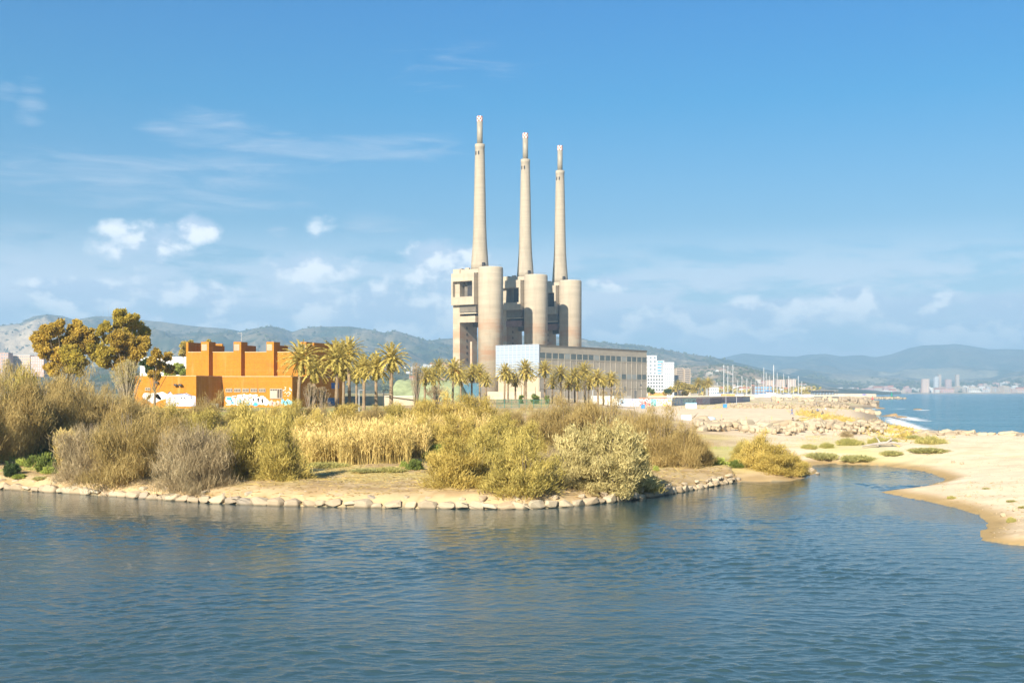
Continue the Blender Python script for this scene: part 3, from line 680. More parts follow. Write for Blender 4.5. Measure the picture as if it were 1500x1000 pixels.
m = MB(); m.fbox(L_(ux0+.45, UY-.05), (1, 0), (0, 1), 0, ux1-ux0-.5, 0, .4, 17.31, 17.5); m.build('coping', cop, bb)
def fin(px0, px1, front, d1, d2, z1, z2):
    x0, x1 = xat(px0, UY), xat(px1, UY); m = MB(); m.prism([L_(x0, UY-front), L_(x1, UY-front), L_(x1+s22*d1, UY-front+c22*d1), L_(x0+s22*d1, UY-front+c22*d1)], 11.48, z1)
    xx1 = x1+s22*d1; m.prism([L_(xx1-.9, UY-front+c22*d1+.01), L_(xx1, UY-front+c22*d1+.01), L_(xx1+s22*d2, UY+c22*(d1+d2)), L_(xx1+s22*d2-.9, UY+c22*(d1+d2))], 17.35, z2)
    f = m.build('roof_pier', brick, bb); xc = (x0+x1)/2-bx-.15
    v_ = MB().fbox((xc, UY-front-by), (1, 0), (0, 1), -.62, .62, -.05, -.005, 17.7, 19.2); v_.build('vent_grille', simple('vent_grille', (.36, .30, .20), .8, .15, 3), f); return f
for a1, a2 in ((296.5, 308), (344, 355), (392, 402.7), (441.5, 450)): fin(a1, a2, 1.3, 2.6, 2.9, 19.75, 19.0)
MB().prism([L_(ux0, UY), L_(ux0+.5, UY), L_(ux0+.5+s22*6.5, UY+c22*6.5), L_(ux0+s22*6.5, UY+c22*6.5)], 17.31, 19.7).build('parapet', brick, bb)
MB().prism([L_(ux0+s22*6.6, UY+c22*6.6), L_(ux0+s22*6.6+4.5, UY+c22*6.6), L_(ux0+s22*6.6+4.6, UY+c22*7.2), L_(ux0+s22*6.6, UY+c22*7.2)], 17.31, 19.6).build('parapet', brick, bb)
MB().prism([L_(ux1-.4+s22*3, UY+c22*3), L_(ux1+s22*3, UY+c22*3), L_(ux1+s22*17, UY+c22*17), L_(ux1+s22*17-.6, UY+c22*17)], 17.32, 19.75).build('parapet', brick, bb)
wf = simple('window_grille', (.20, .15, .09), .7, .2, 3); wd = simple('window_dark_pane', (.10, .07, .05), .3, .4, 1.5)
FY = C_[1]-by
def win(px0, px1, py0, py1, Y=C_[1], nbar=4):
    x0, x1, z0, z1 = xat(px0, Y)-bx, xat(px1, Y)-bx, zat(py1, Y), zat(py0, Y)
    w_ = MB().fbox((0, Y-by), (1, 0), (0, 1), x0, x1, -.06, -.01, z0, z1).build('window', wd, bb)
    m = MB()
    for k in range(nbar+1): q = x0+(x1-x0)*k/nbar; m.fbox((0, Y-by), (1, 0), (0, 1), q-.06, q+.06, -.12, -.065, z0, z1)
    m.fbox((0, Y-by), (1, 0), (0, 1), x0-.05, x1+.05, -.17, -.125, z0-.08, z0+.08).fbox((0, Y-by), (1, 0), (0, 1), x0-.05, x1+.05, -.17, -.125, z1-.08, z1+.08)
    m.build('window_frame', simple('window_frame_grey', (.40, .33, .24), .7, .1), w_); return w_
for k in range(5): win(330.9+12.15*k, 340.0+12.15*k, 569.2, 573.6)
win(395.8, 413.2, 569.4, 583.4, nbar=5)
MB().fbox((0, FY), (1, 0), (0, 1), xat(396, C_[1])-bx, xat(406, C_[1])-bx, -.2, -.175, zat(583, C_[1]), zat(572, C_[1])).build('shutter', simple('grey_shutter', (.40, .36, .28), .8, .15), bb)
win(213, 220, 568, 571, 250, 2)
for px, py in ((229.5, 560.3), (257.8, 564.3), (264.8, 564.3)):
    x, z = xat(px, 250)-bx, zat(py, 250); m = MB(); m.fbox((x, 0), (1, 0), (0, 1), -.32, .32, -.75, -.25, -.1+z, .32+z).tube([(x, -.02, z-.1), (x, -.4, z+.1)], .06, 5); m.build('floodlight', simple('black_lamp_housing', (.03, .025, .025), .5, .2), bb)
MB().fbox((xat(309, 268)-bx, UY-by), (1, 0), (0, 1), -.5, .35, -.06, -.01, 11.5, 14.2).build('door', dark, bb)
m = MB(); m.tube([(xat(353.5, 269)-bx, 19, 17), (xat(353.5, 269)-bx, 19, 22.0)], .07, 5).tube([(xat(353.5, 269)-bx-.9, 19, 21.9), (xat(353.5, 269)-bx+.1, 19, 22.0)], .06, 5); m.build('antenna', lp, bb)
m = MB(); m.fbox((xat(490, 270)-bx, 19), (1, 0), (0, 1), 0, .1, 0, .1, 0, 0.1)
e22 = (s22, c22); n22 = (c22, -s22); D0 = L_(*D_)
MB().fbox(D0, e22, n22, 17.0, 20.5, .01, .08, zat(569, 278), zat(560.5, 278)).build('wall_sign', simple('blue_sign_paint', (.02, .10, .34), .5, .15), bb)
MB().fbox(D0, e22, n22, 15.2, 20.5, .01, .05, 4.2, 6.6).build('mural', simple('blue_mural_paint', (.03, .11, .30), .7, .8, .9), bb)
MB().fbox(D0, e22, n22, 11.5, 14.0, .01, .06, 4.2, 8.2).build('door', simple('grey_door', (.25, .24, .23), .6, .15), bb)
# graffiti: painted shapes a few millimetres proud of the brick
def blotch(cx, cz, rx, rz, n=14, jag=.25): return [(cx+rx*math.cos(2*math.pi*k/n)*random.uniform(1-jag, 1), cz+rz*math.sin(2*math.pi*k/n)*random.uniform(1-jag, 1)) for k in range(n)]
def paint(name, polys, Y, off, mat):
    m = MB()
    for p in polys: m.quad(*[(x-bx, Y-by-off, z) for x, z in p])
    me = bpy.data.meshes.new(name); me.from_pydata(m.v, [], m.f); me.materials.append(mat); return link(name, me, bb)
def stroke(p, q, w):
    (ax, az), (qx, qz) = p, q; L = math.hypot(qx-ax, qz-az)+1e-6; nx, nz = -(qz-az)/L*w/2, (qx-ax)/L*w/2
    return [(ax+nx, az+nz), (qx+nx, qz+nz), (qx-nx, qz-nz), (ax-nx, az-nz)]
GW = simple('white_spray_paint', (.66, .62, .60), .8, .15, 1.2); GV = simple('lilac_spray_paint', (.42, .44, .62), .8, .2, .9); GB = simple('blue_spray_paint', (.05, .34, .62), .8, .35, .9)
GK = simple('dark_spray_paint', (.06, .06, .09), .8, .3, 2); GC = simple('turquoise_spray_paint', (.18, .50, .58), .8, .3, 1.2); GP = simple('pink_spray_paint', (.60, .34, .30), .8, .3, 1.2)
def U_(px, py, Y): return (xat(px, Y), zat(py, Y))
Y1, Y2 = 250.0, C_[1]
paint('graffiti', [blotch(*U_(225, 583, Y1), 1.9, 1.2), blotch(*U_(236, 580, Y1), 1.6, 1.0), blotch(*U_(215, 580, Y1), 1.1, .9)], Y1, .006, GW)
paint('graffiti', [[U_(243, 595, Y1), U_(286.5, 595, Y1), U_(286.5, 580, Y1), U_(280, 579, Y1), U_(273, 575.5, Y1), U_(262, 577, Y1), U_(252, 578, Y1), U_(250, 573.5, Y1), U_(246, 576, Y1), U_(243, 582, Y1)]], Y1, .008, GV)
st = []
for k, ch in enumerate(((244, 578, 252, 589), (252, 577, 248, 590), (256, 578, 256, 590), (256, 590, 263, 590), (268, 577, 263, 589), (268, 577, 273, 589), (265, 584, 272, 584), (284, 580, 276, 585), (276, 585, 285, 590), (243, 591, 286, 591), (247, 583, 286, 582))):
    st.append(stroke(U_(ch[0], ch[1], Y1), U_(ch[2], ch[3], Y1), .22))
paint('graffiti', st, Y1, .014, GW)
paint('graffiti', [stroke(U_(257, 577.3, Y1), U_(271, 576, Y1), .14), stroke(U_(271, 576, Y1), U_(281, 580, Y1), .14), stroke(U_(246, 576, Y1), U_(249, 573.6, Y1), .2)], Y1, .018, GK)
paint('graffiti', [blotch(*U_(336+6.5*k, 586+(k % 3), Y2), 1.0, 1.15, 12, .4) for k in range(9)]+[blotch(*U_(352+7*k, 579.5, Y2), .9, .5, 10, .5) for k in range(4)], Y2, .006, GW)
paint('graffiti', [blotch(*U_(336, 584, Y2), .75, .6), blotch(*U_(349, 589, Y2), .8, .6), blotch(*U_(362, 591, Y2), .9, .5), blotch(*U_(374, 592, Y2), .7, .5), blotch(*U_(340, 590, Y2), .5, .4)], Y2, .010, GB)
st = []
glyph = {'S': ((1, 1, 0, 1), (0, 1, 0, .55), (0, .55, 1, .5), (1, .5, 1, 0), (1, 0, 0, 0)), 'T': ((0, 1, 1, 1), (.5, 1, .5, 0)), 'A': ((0, 0, .5, 1), (.5, 1, 1, 0), (.2, .4, .8, .4)), 'I': ((.5, 0, .5, 1),), 'W': ((0, 1, .25, 0), (.25, 0, .5, .8), (.5, .8, .75, 0), (.75, 0, 1, 1)), 'O': ((0, 0, 0, 1), (0, 1, 1, 1), (1, 1, 1, 0), (1, 0, 0, 0))}
for k, (ch, px0, w_) in enumerate((('S', 331, 7), ('S', 340, 6), ('T', 347, 6), ('A', 353, 6), ('I', 358, 4), ('W', 362, 8), ('A', 370, 9), ('O', 381, 5))):
    for (x0, z0, x1, z1) in glyph[ch]: st.append(stroke(U_(px0+x0*w_, 592.5-z0*11.5-(k % 2), Y2), U_(px0+x1*w_, 592.5-z1*11.5-(k % 2), Y2), .21))
paint('graffiti', st, Y2, .016, GW)
paint('graffiti', [blotch(*U_(397+5*k, 590+(k % 2)*2, Y2), .75, .8, 10, .5) for k in range(4)], Y2, .007, GP)
paint('graffiti', [blotch(*U_(414+4*k, 588+(k % 2)*2, Y2), .6, .85, 10, .5) for k in range(4)], Y2, .009, GC)
st = []
for k in range(26): x, y = random.uniform(416, 426), random.uniform(568, 580); st.append(stroke(U_(x, y, Y2), U_(x+random.uniform(-2.5, 2.5), y+random.uniform(-2.5, 2.5), Y2), .13))
paint('graffiti', st, Y2, .008, GW)
# small cabin in the recess
kb = thing('electrical_cabinet', 'small white cabinet by the shaded recess of the brick building', 'cabinet', (xat(315, 246), 246, 3.9))
MB().box(-.7, .7, -.4, .4, 0, 1.5).build('cabinet_box', whitew, kb, bevel=.03); MB().box(-.78, .78, -.48, .48, 1.51, 1.6).build('cabinet_lid', lp, kb)

# ================================================================ far buildings
def block(name, label, pxa, pxb, pyt, pyb, Y, mat, floors, cols_, depth=14, wmat=None, cat='building', group=None, wf_=(.55, .5), bands=False, rz=0.0, roofm=None):
    x0, x1 = xat(pxa, Y), xat(pxb, Y); z0, z1 = zat(pyb, Y), zat(pyt, Y); cx = (x0+x1)/2
    t = thing(name, label, cat, (cx, Y, z0), rz, group); hw = (x1-x0)/2; hh = z1-z0
    MB().box(-hw, hw, 0, depth, -6, hh).build('wall', mat, t)
    MB().box(-hw-.2, hw+.2, -.2, depth+.2, hh+.01, hh+.5).build('roof', roofm or mat, t)
    fh = hh/floors; cw = 2*hw/cols_; wmat = wmat or glass
    if bands:
        for j in range(floors):
            w_ = MB().box(-hw+.8, hw-.8, -.06, -.01, j*fh+fh*.38, j*fh+fh*.92).build('window_band', wmat, t)
            MB().box(-hw+.3, hw-.3, -.9, -.07, j*fh+fh*.05, j*fh+fh*.34).build('balcony', mat, t)
    else:
        w0_ = None
        for j in range(floors):
            for i in range(cols_):
                if w0_ is None:
                    w0_ = MB().box(-hw+cw*(1-wf_[0])/2, -hw+cw*(1+wf_[0])/2, -.08, -.01, fh*(1-wf_[1])/2, fh*(1+wf_[1])/2).build('window', wmat, t)
                else:
                    c_ = w0_.copy(); col.objects.link(c_); c_.parent = t; c_.location = (i*cw, 0, j*fh)
    return t
WHT = simple('white_facade', (.56, .56, .56), .8, .05, .1); BLU = simple('blue_glass_band', (.14, .34, .58), .3, .15, .3); GRY = simple('grey_glass', (.22, .26, .30), .3, .2, .3)
BEI = simple('beige_facade', (.50, .40, .30), .85, .1, .2); PNK = simple('pink_facade', (.48, .33, .28), .85, .12, .2); PCH = simple('peach_facade', (.58, .42, .31), .85, .1, .2); TRC = simple('terracotta_roof', (.42, .18, .10), .9, .2, .5)
block('white_tower_block', 'white flat-roofed tower block just right of the turbine hall, grey window bands', 944, 962, 521, 572, 1260, WHT, 9, 3, 14, GRY, group=None)
block('white_tower_block', 'white office slab with blue glazed bands, between two white tower blocks', 962, 973, 528.5, 572, 1250, WHT, 10, 1, 14, BLU, bands=True)
block('white_tower_block', 'plain white tower block with rows of small windows, widest of the white group', 971, 987.5, 531, 572, 1235, WHT, 11, 6, 16, GRY, wf_=(.5, .4))
block('terraced_apartments', 'low white stepped apartment block with dark balconies at the hall corner', 948, 972, 548.5, 578, 1180, WHT, 6, 6, 14, simple('dark_balcony', (.08, .09, .10), .6, .3, .3), wf_=(.62, .5))
block('grey_annex', 'grey glazed annex behind the palms beside the white tower block', 986, 994, 550, 572, 1260, simple('grey_facade', (.30, .32, .34), .7, .1, .2), 6, 2, 12, GRY)
block('beige_apartments', 'beige apartment tower with long balconies, left half of the pair', 990, 1001.5, 539.5, 574, 1320, BEI, 11, 1, 14, simple('shaded_balcony', (.13, .12, .12), .7, .2), bands=True)
block('beige_apartments', 'beige apartment tower with long balconies, right half of the pair', 1002.5, 1011.5, 540.5, 574, 1318, BEI, 11, 1, 14, MAT['shaded_balcony'], bands=True)
block('pink_apartments', 'pink brick apartment block at the far left edge of the view', -14, 12, 517, 545, 1500, PNK, 6, 7, 14, GRY)
block('pink_apartments', 'long pink and white apartment row left of the big rusty tree', 13, 44, 520.5, 545, 1520, PCH, 6, 10, 14, GRY, roofm=WHT)
block('pink_apartments', 'short white-banded pink apartment block half behind the big rusty tree', 45, 64, 522, 545, 1480, PNK, 6, 6, 14, WHT, wf_=(.4, .6))
wh = block('warehouse', 'long white warehouse behind the small rusty tree and the brick building', 205, 300, 524.5, 560, 460, simple('white_cladding', (.72, .70, .67), .6, .06, .2), 1, 3, 40, GRY, wf_=(.05, .1))
hl = lambda s_, c_: simple(s_, c_, .9, .08, .05)
hcols = [hl('house_white', (.58, .56, .52)), hl('house_cream', (.48, .41, .32)), hl('house_peach', (.46, .33, .25)), hl('house_sand', (.46, .36, .26)), hl('house_pink', (.52, .32, .27)), hl('house_grey', (.34, .36, .38))]
cname = ['white', 'cream', 'peach', 'sand coloured', 'pink', 'grey']
HP = {}
def house_mesh(ci, kind):
    k = (ci, kind)
    if k in HP: return HP[k]
    rr = random.Random(ci*7+kind); m = MB()
    if kind == 0: m.box(-.5, .5, 0, .8, -.6, 1); m.box(-.2, .15, .2, .5, 1, 1.12)
    elif kind == 1: m.box(-.5, .1, 0, .8, -.6, 1); m.box(.1, .5, .1, .8, -.6, .66)
    else: m.prism([(-.5, 0), (.5, 0), (.5, .8), (-.5, .8)], -.6, .75); m.v += [(-.5, 0, .76), (.5, 0, .76), (.5, .8, .76), (-.5, .8, .76), (-.5, .4, 1.05), (.5, .4, 1.05)]; n = len(m.v)-6; m.f += [(n, n+1, n+5, n+4), (n+2, n+3, n+4, n+5), (n, n+4, n+3), (n+1, n+2, n+5)]
    fr = MB()
    for j in range(3 if kind != 2 else 2):
        for i in range(5):
            if kind == 1 and i > 2 and j > 1: continue
            fr.box(-.44+i*.19, -.34+i*.19, (-.012 if not (kind == 1 and i > 2) else .09), .0 if not (kind == 1 and i > 2) else .099, .12+j*.28, .26+j*.28)
    n = len(m.v); nf = len(m.f); m.v += fr.v; m.f += [tuple(i+n for i in f) for f in fr.f]
    me = bpy.data.meshes.new('house'); me.from_pydata(m.v, [], m.f); me.materials.append(hcols[ci]); me.materials.append(GRY); me.materials.append(TRC)
    for p in me.polygons[nf:]: p.material_index = 1
    if kind == 2:
        for p in me.polygons[nf-4:nf]: p.material_index = 2
    HP[k] = me; return me
def house(x, y, z, w, h, ci, kind, label, group, name='far_house'):
    o_ = link(name, house_mesh(ci, kind)); o_.location = (x, y, z); o_.scale = (w, min(w, 30), h); o_.rotation_euler = (0, 0, random.uniform(-.35, .35)); tag(o_, label, 'house', group); return o_
def town(n, px0, px1, fn, wr, hr, place, weights, kinds=(0, 1, 2)):
    for k in range(n):
        px = random.uniform(px0, px1); x, y, z = fn(px); ci = random.choices(range(6), weights)[0]; kd = random.choice((0, 1, 1, 0, 1, 2))
        w_ = random.uniform(*wr); h_ = random.uniform(*hr)
        house(x, y, z, w_, h_, ci, kd, f"{'red-roofed ' if kd == 2 else ''}{cname[ci]} house among the {place}", f"{'red-roofed ' if kd == 2 else ''}{cname[ci]} houses of the {place}")
def slope(hz, t0, t1, pw=1.0): return lambda px: hz(px, t0+(t1-t0)*random.random()**pw)
town(68, 1285, 1512, slope(hD, .004, .06), (24, 70), (14, 30), 'far shore town below the right mountains', (5, 4, 4, 3, 2, 1))
town(28, 1380, 1515, slope(hD, .05, .30), (18, 36), (10, 20), 'hillside estate at the right edge above the sea', (5, 4, 4, 2, 2, 0))
town(22, 1180, 1300, slope(hD, .0, .10), (25, 60), (10, 22), 'far town behind the pier', (4, 3, 3, 3, 3, 1))
town(88, 1035, 1195, lambda px: (lambda Y: (xat(px, Y), Y, 3.5+random.random()*max(0, (Y-1500)*.009)))(random.uniform(1700, 3300)), (8, 20), (5, 13), 'marina town behind the masts', (7, 4, 3, 2, 1, 2))
town(22, 1040, 1180, slope(hC, .10, .55), (14, 26), (7, 11), 'scrubby hillside above the marina', (4, 4, 4, 2, 2, 0))
town(36, 588, 665, slope(hE, .25, .98), (9, 17), (6, 12), 'hillside suburb left of the nearest tower', (8, 4, 2, 2, 2, 1))
town(14, 560, 660, slope(hA, .02, .30), (22, 40), (12, 20), 'distant slope left of the nearest tower', (8, 4, 2, 1, 1, 0))
town(8, 215, 420, slope(hE, .1, .7), (12, 24), (6, 12), 'wooded slope behind the brick building', (5, 3, 2, 1, 1, 0))
def tb(px0, px1, py0, Y, mat, label, z0=4, floors=10, cols_=3):
    return block('tower_block', label, px0, px1, py0, HZ-(z0-H)*F/Y, Y, mat, floors, cols_, 20, GRY, wf_=(.5, .45))
tb(1351.5, 1361.5, 555, 5380, PCH, 'broad peach tower block standing on the far shore', floors=12, cols_=4)
tb(1369.5, 1375, 551.5, 5900, WHT, 'slender white tower block left of the taller beige one on the far shore')
tb(1375.3, 1379, 548.5, 5920, BEI, 'tallest beige tower block on the far shore, touching a white one', floors=14)
tb(1401, 1405.5, 548.5, 6100, BEI, 'lone beige tower block farthest right on the far shore', floors=12)
tb(1386, 1394, 555.5, 5900, PNK, 'squat reddish block right of the pair of far towers', floors=6)
for k, (a1, a2, t_, Yb, mt, lb) in enumerate(((1123.5, 1134, 557, 2300, PCH, 'left of the three peach apartment blocks behind the marina masts'), (1139.5, 1150, 556, 2280, PCH, 'middle of the three peach apartment blocks behind the marina masts'), (1154.5, 1166, 555.5, 2290, PCH, 'right of the three peach apartment blocks behind the marina masts'))):
    tb(a1, a2, t_, Yb, mt, lb, floors=7)
block('glazed_office', 'brown framed office block with blue glass behind the masts', 1105, 1131, 565.5, 578, 1450, simple('brown_frame', (.24, .17, .13), .7, .1), 3, 6, 15, BLU, wf_=(.7, .6))
block('white_shed', 'long low white building beside the trees left of the masts', 1037, 1053, 568, 578, 1300, WHT, 2, 5, 15, GRY)
ps = thing('pier_pavilion', 'flat-roofed grey pavilion on columns at the root of the sea wall', 'pavilion', (xat(1188, 1280), 1280, 5.2))
MB().box(0, 31, 0, 10, 4.0, 4.9).build('roof', simple('grey_slab', (.25, .23, .21), .8, .1), ps); MB().box(2, 27, 3, 9, 0, 3.98).build('glass_wall', GRY, ps)
for k in range(9): MB().box(2+k*3.4, 2.5+k*3.4, .4, .9, -1, 3.98).build('column', conc_dk, ps)
# ================================================================ vegetation
F_YEL = foliage('golden_tamarisk', (.34, .25, .05), (.74, .56, .16), .3); F_OLV = foliage('olive_tamarisk', (.26, .21, .045), (.68, .53, .15), .3); F_PAL = foliage('pale_tamarisk', (.32, .26, .09), (.70, .58, .26), .3)
F_BRN = foliage('brown_twigs', (.24, .165, .05), (.62, .46, .18), .3); F_GRY = foliage('grey_twigs', (.27, .20, .105), (.60, .47, .26), .3); F_RUS = foliage('rusty_leaves', (.27, .185, .03), (.72, .50, .09), .42)
F_RUG = foliage('rusty_green_leaves', (.27, .22, .03), (.74, .56, .10), .42); F_GRN = foliage('green_leaves', (.07, .10, .02), (.26, .30, .06)); F_DKG = foliage('dark_green_leaves', (.03, .05, .015), (.10, .14, .04))
F_LIM = foliage('lime_ground_cover', (.20, .26, .04), (.50, .52, .12)); F_REE = foliage('dry_reed', (.34, .25, .06), (.80, .60, .23)); F_PLM = foliage('palm_frond', (.22, .18, .03), (.68, .53, .14), .2)
F_TUF = foliage('tussock_grass', (.26, .25, .06), (.56, .48, .17)); F_SAG = foliage('sage_cover', (.28, .28, .09), (.56, .50, .20), .35)
bark = simple('grey_bark', (.20, .15, .10), .95, .3, 4, bmp=.02); barkp = simple('palm_trunk_bark', (.24, .17, .10), .95, .35, 3, bmp=.04); barkw = simple('pale_bark', (.32, .26, .18), .95, .25, 3, bmp=.02)
def dirlump(d, seed, amp=.30):
    a = np.arctan2(d[:, 1], d[:, 0]); e = d[:, 2]
    return 1+amp*(fbm(a*1.4+seed, e*2.2+seed, 3)-.5)*2+amp*.45*(fbm(a*5+seed*2, e*6, 2)-.5)*2
def tamarisk(mat, seed, ns=1500, per=13, rad=3.0, h=5.0, up=.8, out=.55, L=.55, Wd=.045, spread=.30, inner=.30, stems=20, low=-.05, plumes=62, lat=.13):
    r = np.random.default_rng(seed)
    d = r.normal(size=(plumes, 3)); d[:, 2] = np.abs(d[:, 2])*.95+low+.05; d = unit(d)
    d = d*((.72+.45*r.random(plumes))*dirlump(d, seed, .22))[:, None]*np.array([rad, rad, h])
    ki = r.integers(plumes, size=ns); t_ = .30+.75*r.random(ns)**.75
    dk = d[ki]; P = dk*t_[:, None]; P[:, 2] += h*.10*np.sin(np.clip(t_, 0, 1)*math.pi)*(dk[:, 2] > h*.2); P[:, :2] *= (.55+.45*t_[:, None]**.5)
    P += r.normal(size=(ns, 3))*lat*rad*(1.15-.75*t_[:, None]); P[:, 2] = np.maximum(P[:, 2], .10)
    ptint = r.random(plumes); sd_ = unit(unit(dk)*out+np.array([0, 0, up])+r.normal(size=(ns, 3))*.22)
    P = np.repeat(P, per, 0); D = np.repeat(sd_, per, 0); tt = np.repeat(np.clip(.15+ptint[ki]*.7+.12*r.normal(size=ns), 0, 1), per)
    n = len(P); P = P+r.normal(size=(n, 3))*spread*np.array([1, 1, .8]); D = unit(D+r.normal(size=(n, 3))*.38)
    Ln = L*(.5+r.random(n)); V, Fc, T = blades(P-D*Ln[:, None]*.5, D, Ln, Wd*(.6+.8*r.random(n)), np.clip(tt+r.normal(size=n)*.12, 0, 1))
    t = thing('tamarisk_bush', 'x', 'bush', (0, 0, -50))
    np_mesh('foliage', V, Fc, mat, T, parent=t)
    m = MB(); rr = random.Random(seed)
    for k in range(stems):
        a = rr.uniform(0, 6.28); th = rr.uniform(.1, 1.15); e = Vector((math.cos(a)*math.sin(th)*rad*.85, math.sin(a)*math.sin(th)*rad*.85, math.cos(th)*h*.85+.4)); b0 = Vector((rr.uniform(-.5, .5), rr.uniform(-.5, .5), -.2))
        mid = b0*.5+e*.5+Vector((rr.uniform(-.3, .3), rr.uniform(-.3, .3), -.25)); m.tube([b0, mid, e], [rr.uniform(.05, .10), .045, .012], 5)
    m.build('stems', bark, t)
    return t
KB = {}
KB['br1'] = tamarisk(F_BRN, 11, 1500, 14, up=1.0, L=.55, Wd=.034); KB['br2'] = tamarisk(F_BRN, 12, 1500, 14, up=1.0, L=.55, Wd=.036, h=5.4)
KB['gr1'] = tamarisk(F_GRY, 13, 1500, 15, up=.9, L=.60, Wd=.030, stems=34, low=-.15); KB['gr2'] = tamarisk(F_GRY, 14, 1400, 15, up=.9, L=.60, Wd=.030, stems=34, low=-.12)
KB['ye1'] = tamarisk(F_YEL, 15, 1500, 13, L=.45, Wd=.06, out=.8, up=.6); KB['ye2'] = tamarisk(F_YEL, 16, 1500, 13, L=.45, Wd=.06, out=.8, up=.6, h=4.6)
KB['ol1'] = tamarisk(F_OLV, 17, 1500, 13, L=.42, Wd=.06, out=.8, up=.5, low=-.12); KB['ol2'] = tamarisk(F_OLV, 18, 1500, 13, L=.42, Wd=.06, out=.8, up=.6)
KB['pa1'] = tamarisk(F_PAL, 19, 1700, 14, L=.38, Wd=.075, out=1.0, up=.35, spread=.24, low=-.12)
KB['gn1'] = tamarisk(F_GRN, 20, 500, 14, rad=1.2, h=1.3, L=.28, Wd=.10, out=1, up=.4, spread=.14, stems=6); KB['li1'] = tamarisk(F_LIM, 21, 500, 14, rad=1.2, h=1.0, L=.26, Wd=.11, out=.8, up=.6, spread=.14, stems=6)
KB['dk1'] = tamarisk(F_DKG, 22, 500, 16, rad=1.1, h=1.5, L=.25, Wd=.11, out=1, up=.3, spread=.12, stems=6)
KDIM = {'gn1': (1.2, 1.3), 'li1': (1.2, 1.0), 'dk1': (1.1, 1.5), 're1': (2.2, 4.0), 'br2': (3, 5.4), 'ye2': (3, 4.6)}
for k, o_ in KB.items(): KIDS[o_.name] = list(o_.children)
used = set()
def bush(kind, px, pyb, pyt, w, label, group=None, name=None, cat='bush'):
    X, Y, Z = hit(px, pyb); rad, hh = KDIM.get(kind, (3.0, 5.0))
    s = w*Y/F/2/rad/1.02; sz = (pyb-pyt)*Y/F/hh*(.93 if hh > 3 else (.62 if kind == 'sg' else .9))
    src = KB[kind]; rz = random.uniform(0, 6.28)
    if kind in used: o_ = dup(src, (X, Y, Z), rz, (s, s, sz), label)
    else: o_ = src; used.add(kind); o_.location = (X, Y, Z); o_.rotation_euler = (0, 0, rz); o_.scale = (s, s, sz); o_['label'] = label
    if group: o_['group'] = group
    o_['category'] = cat
    if name: o_.name = name
    return o_
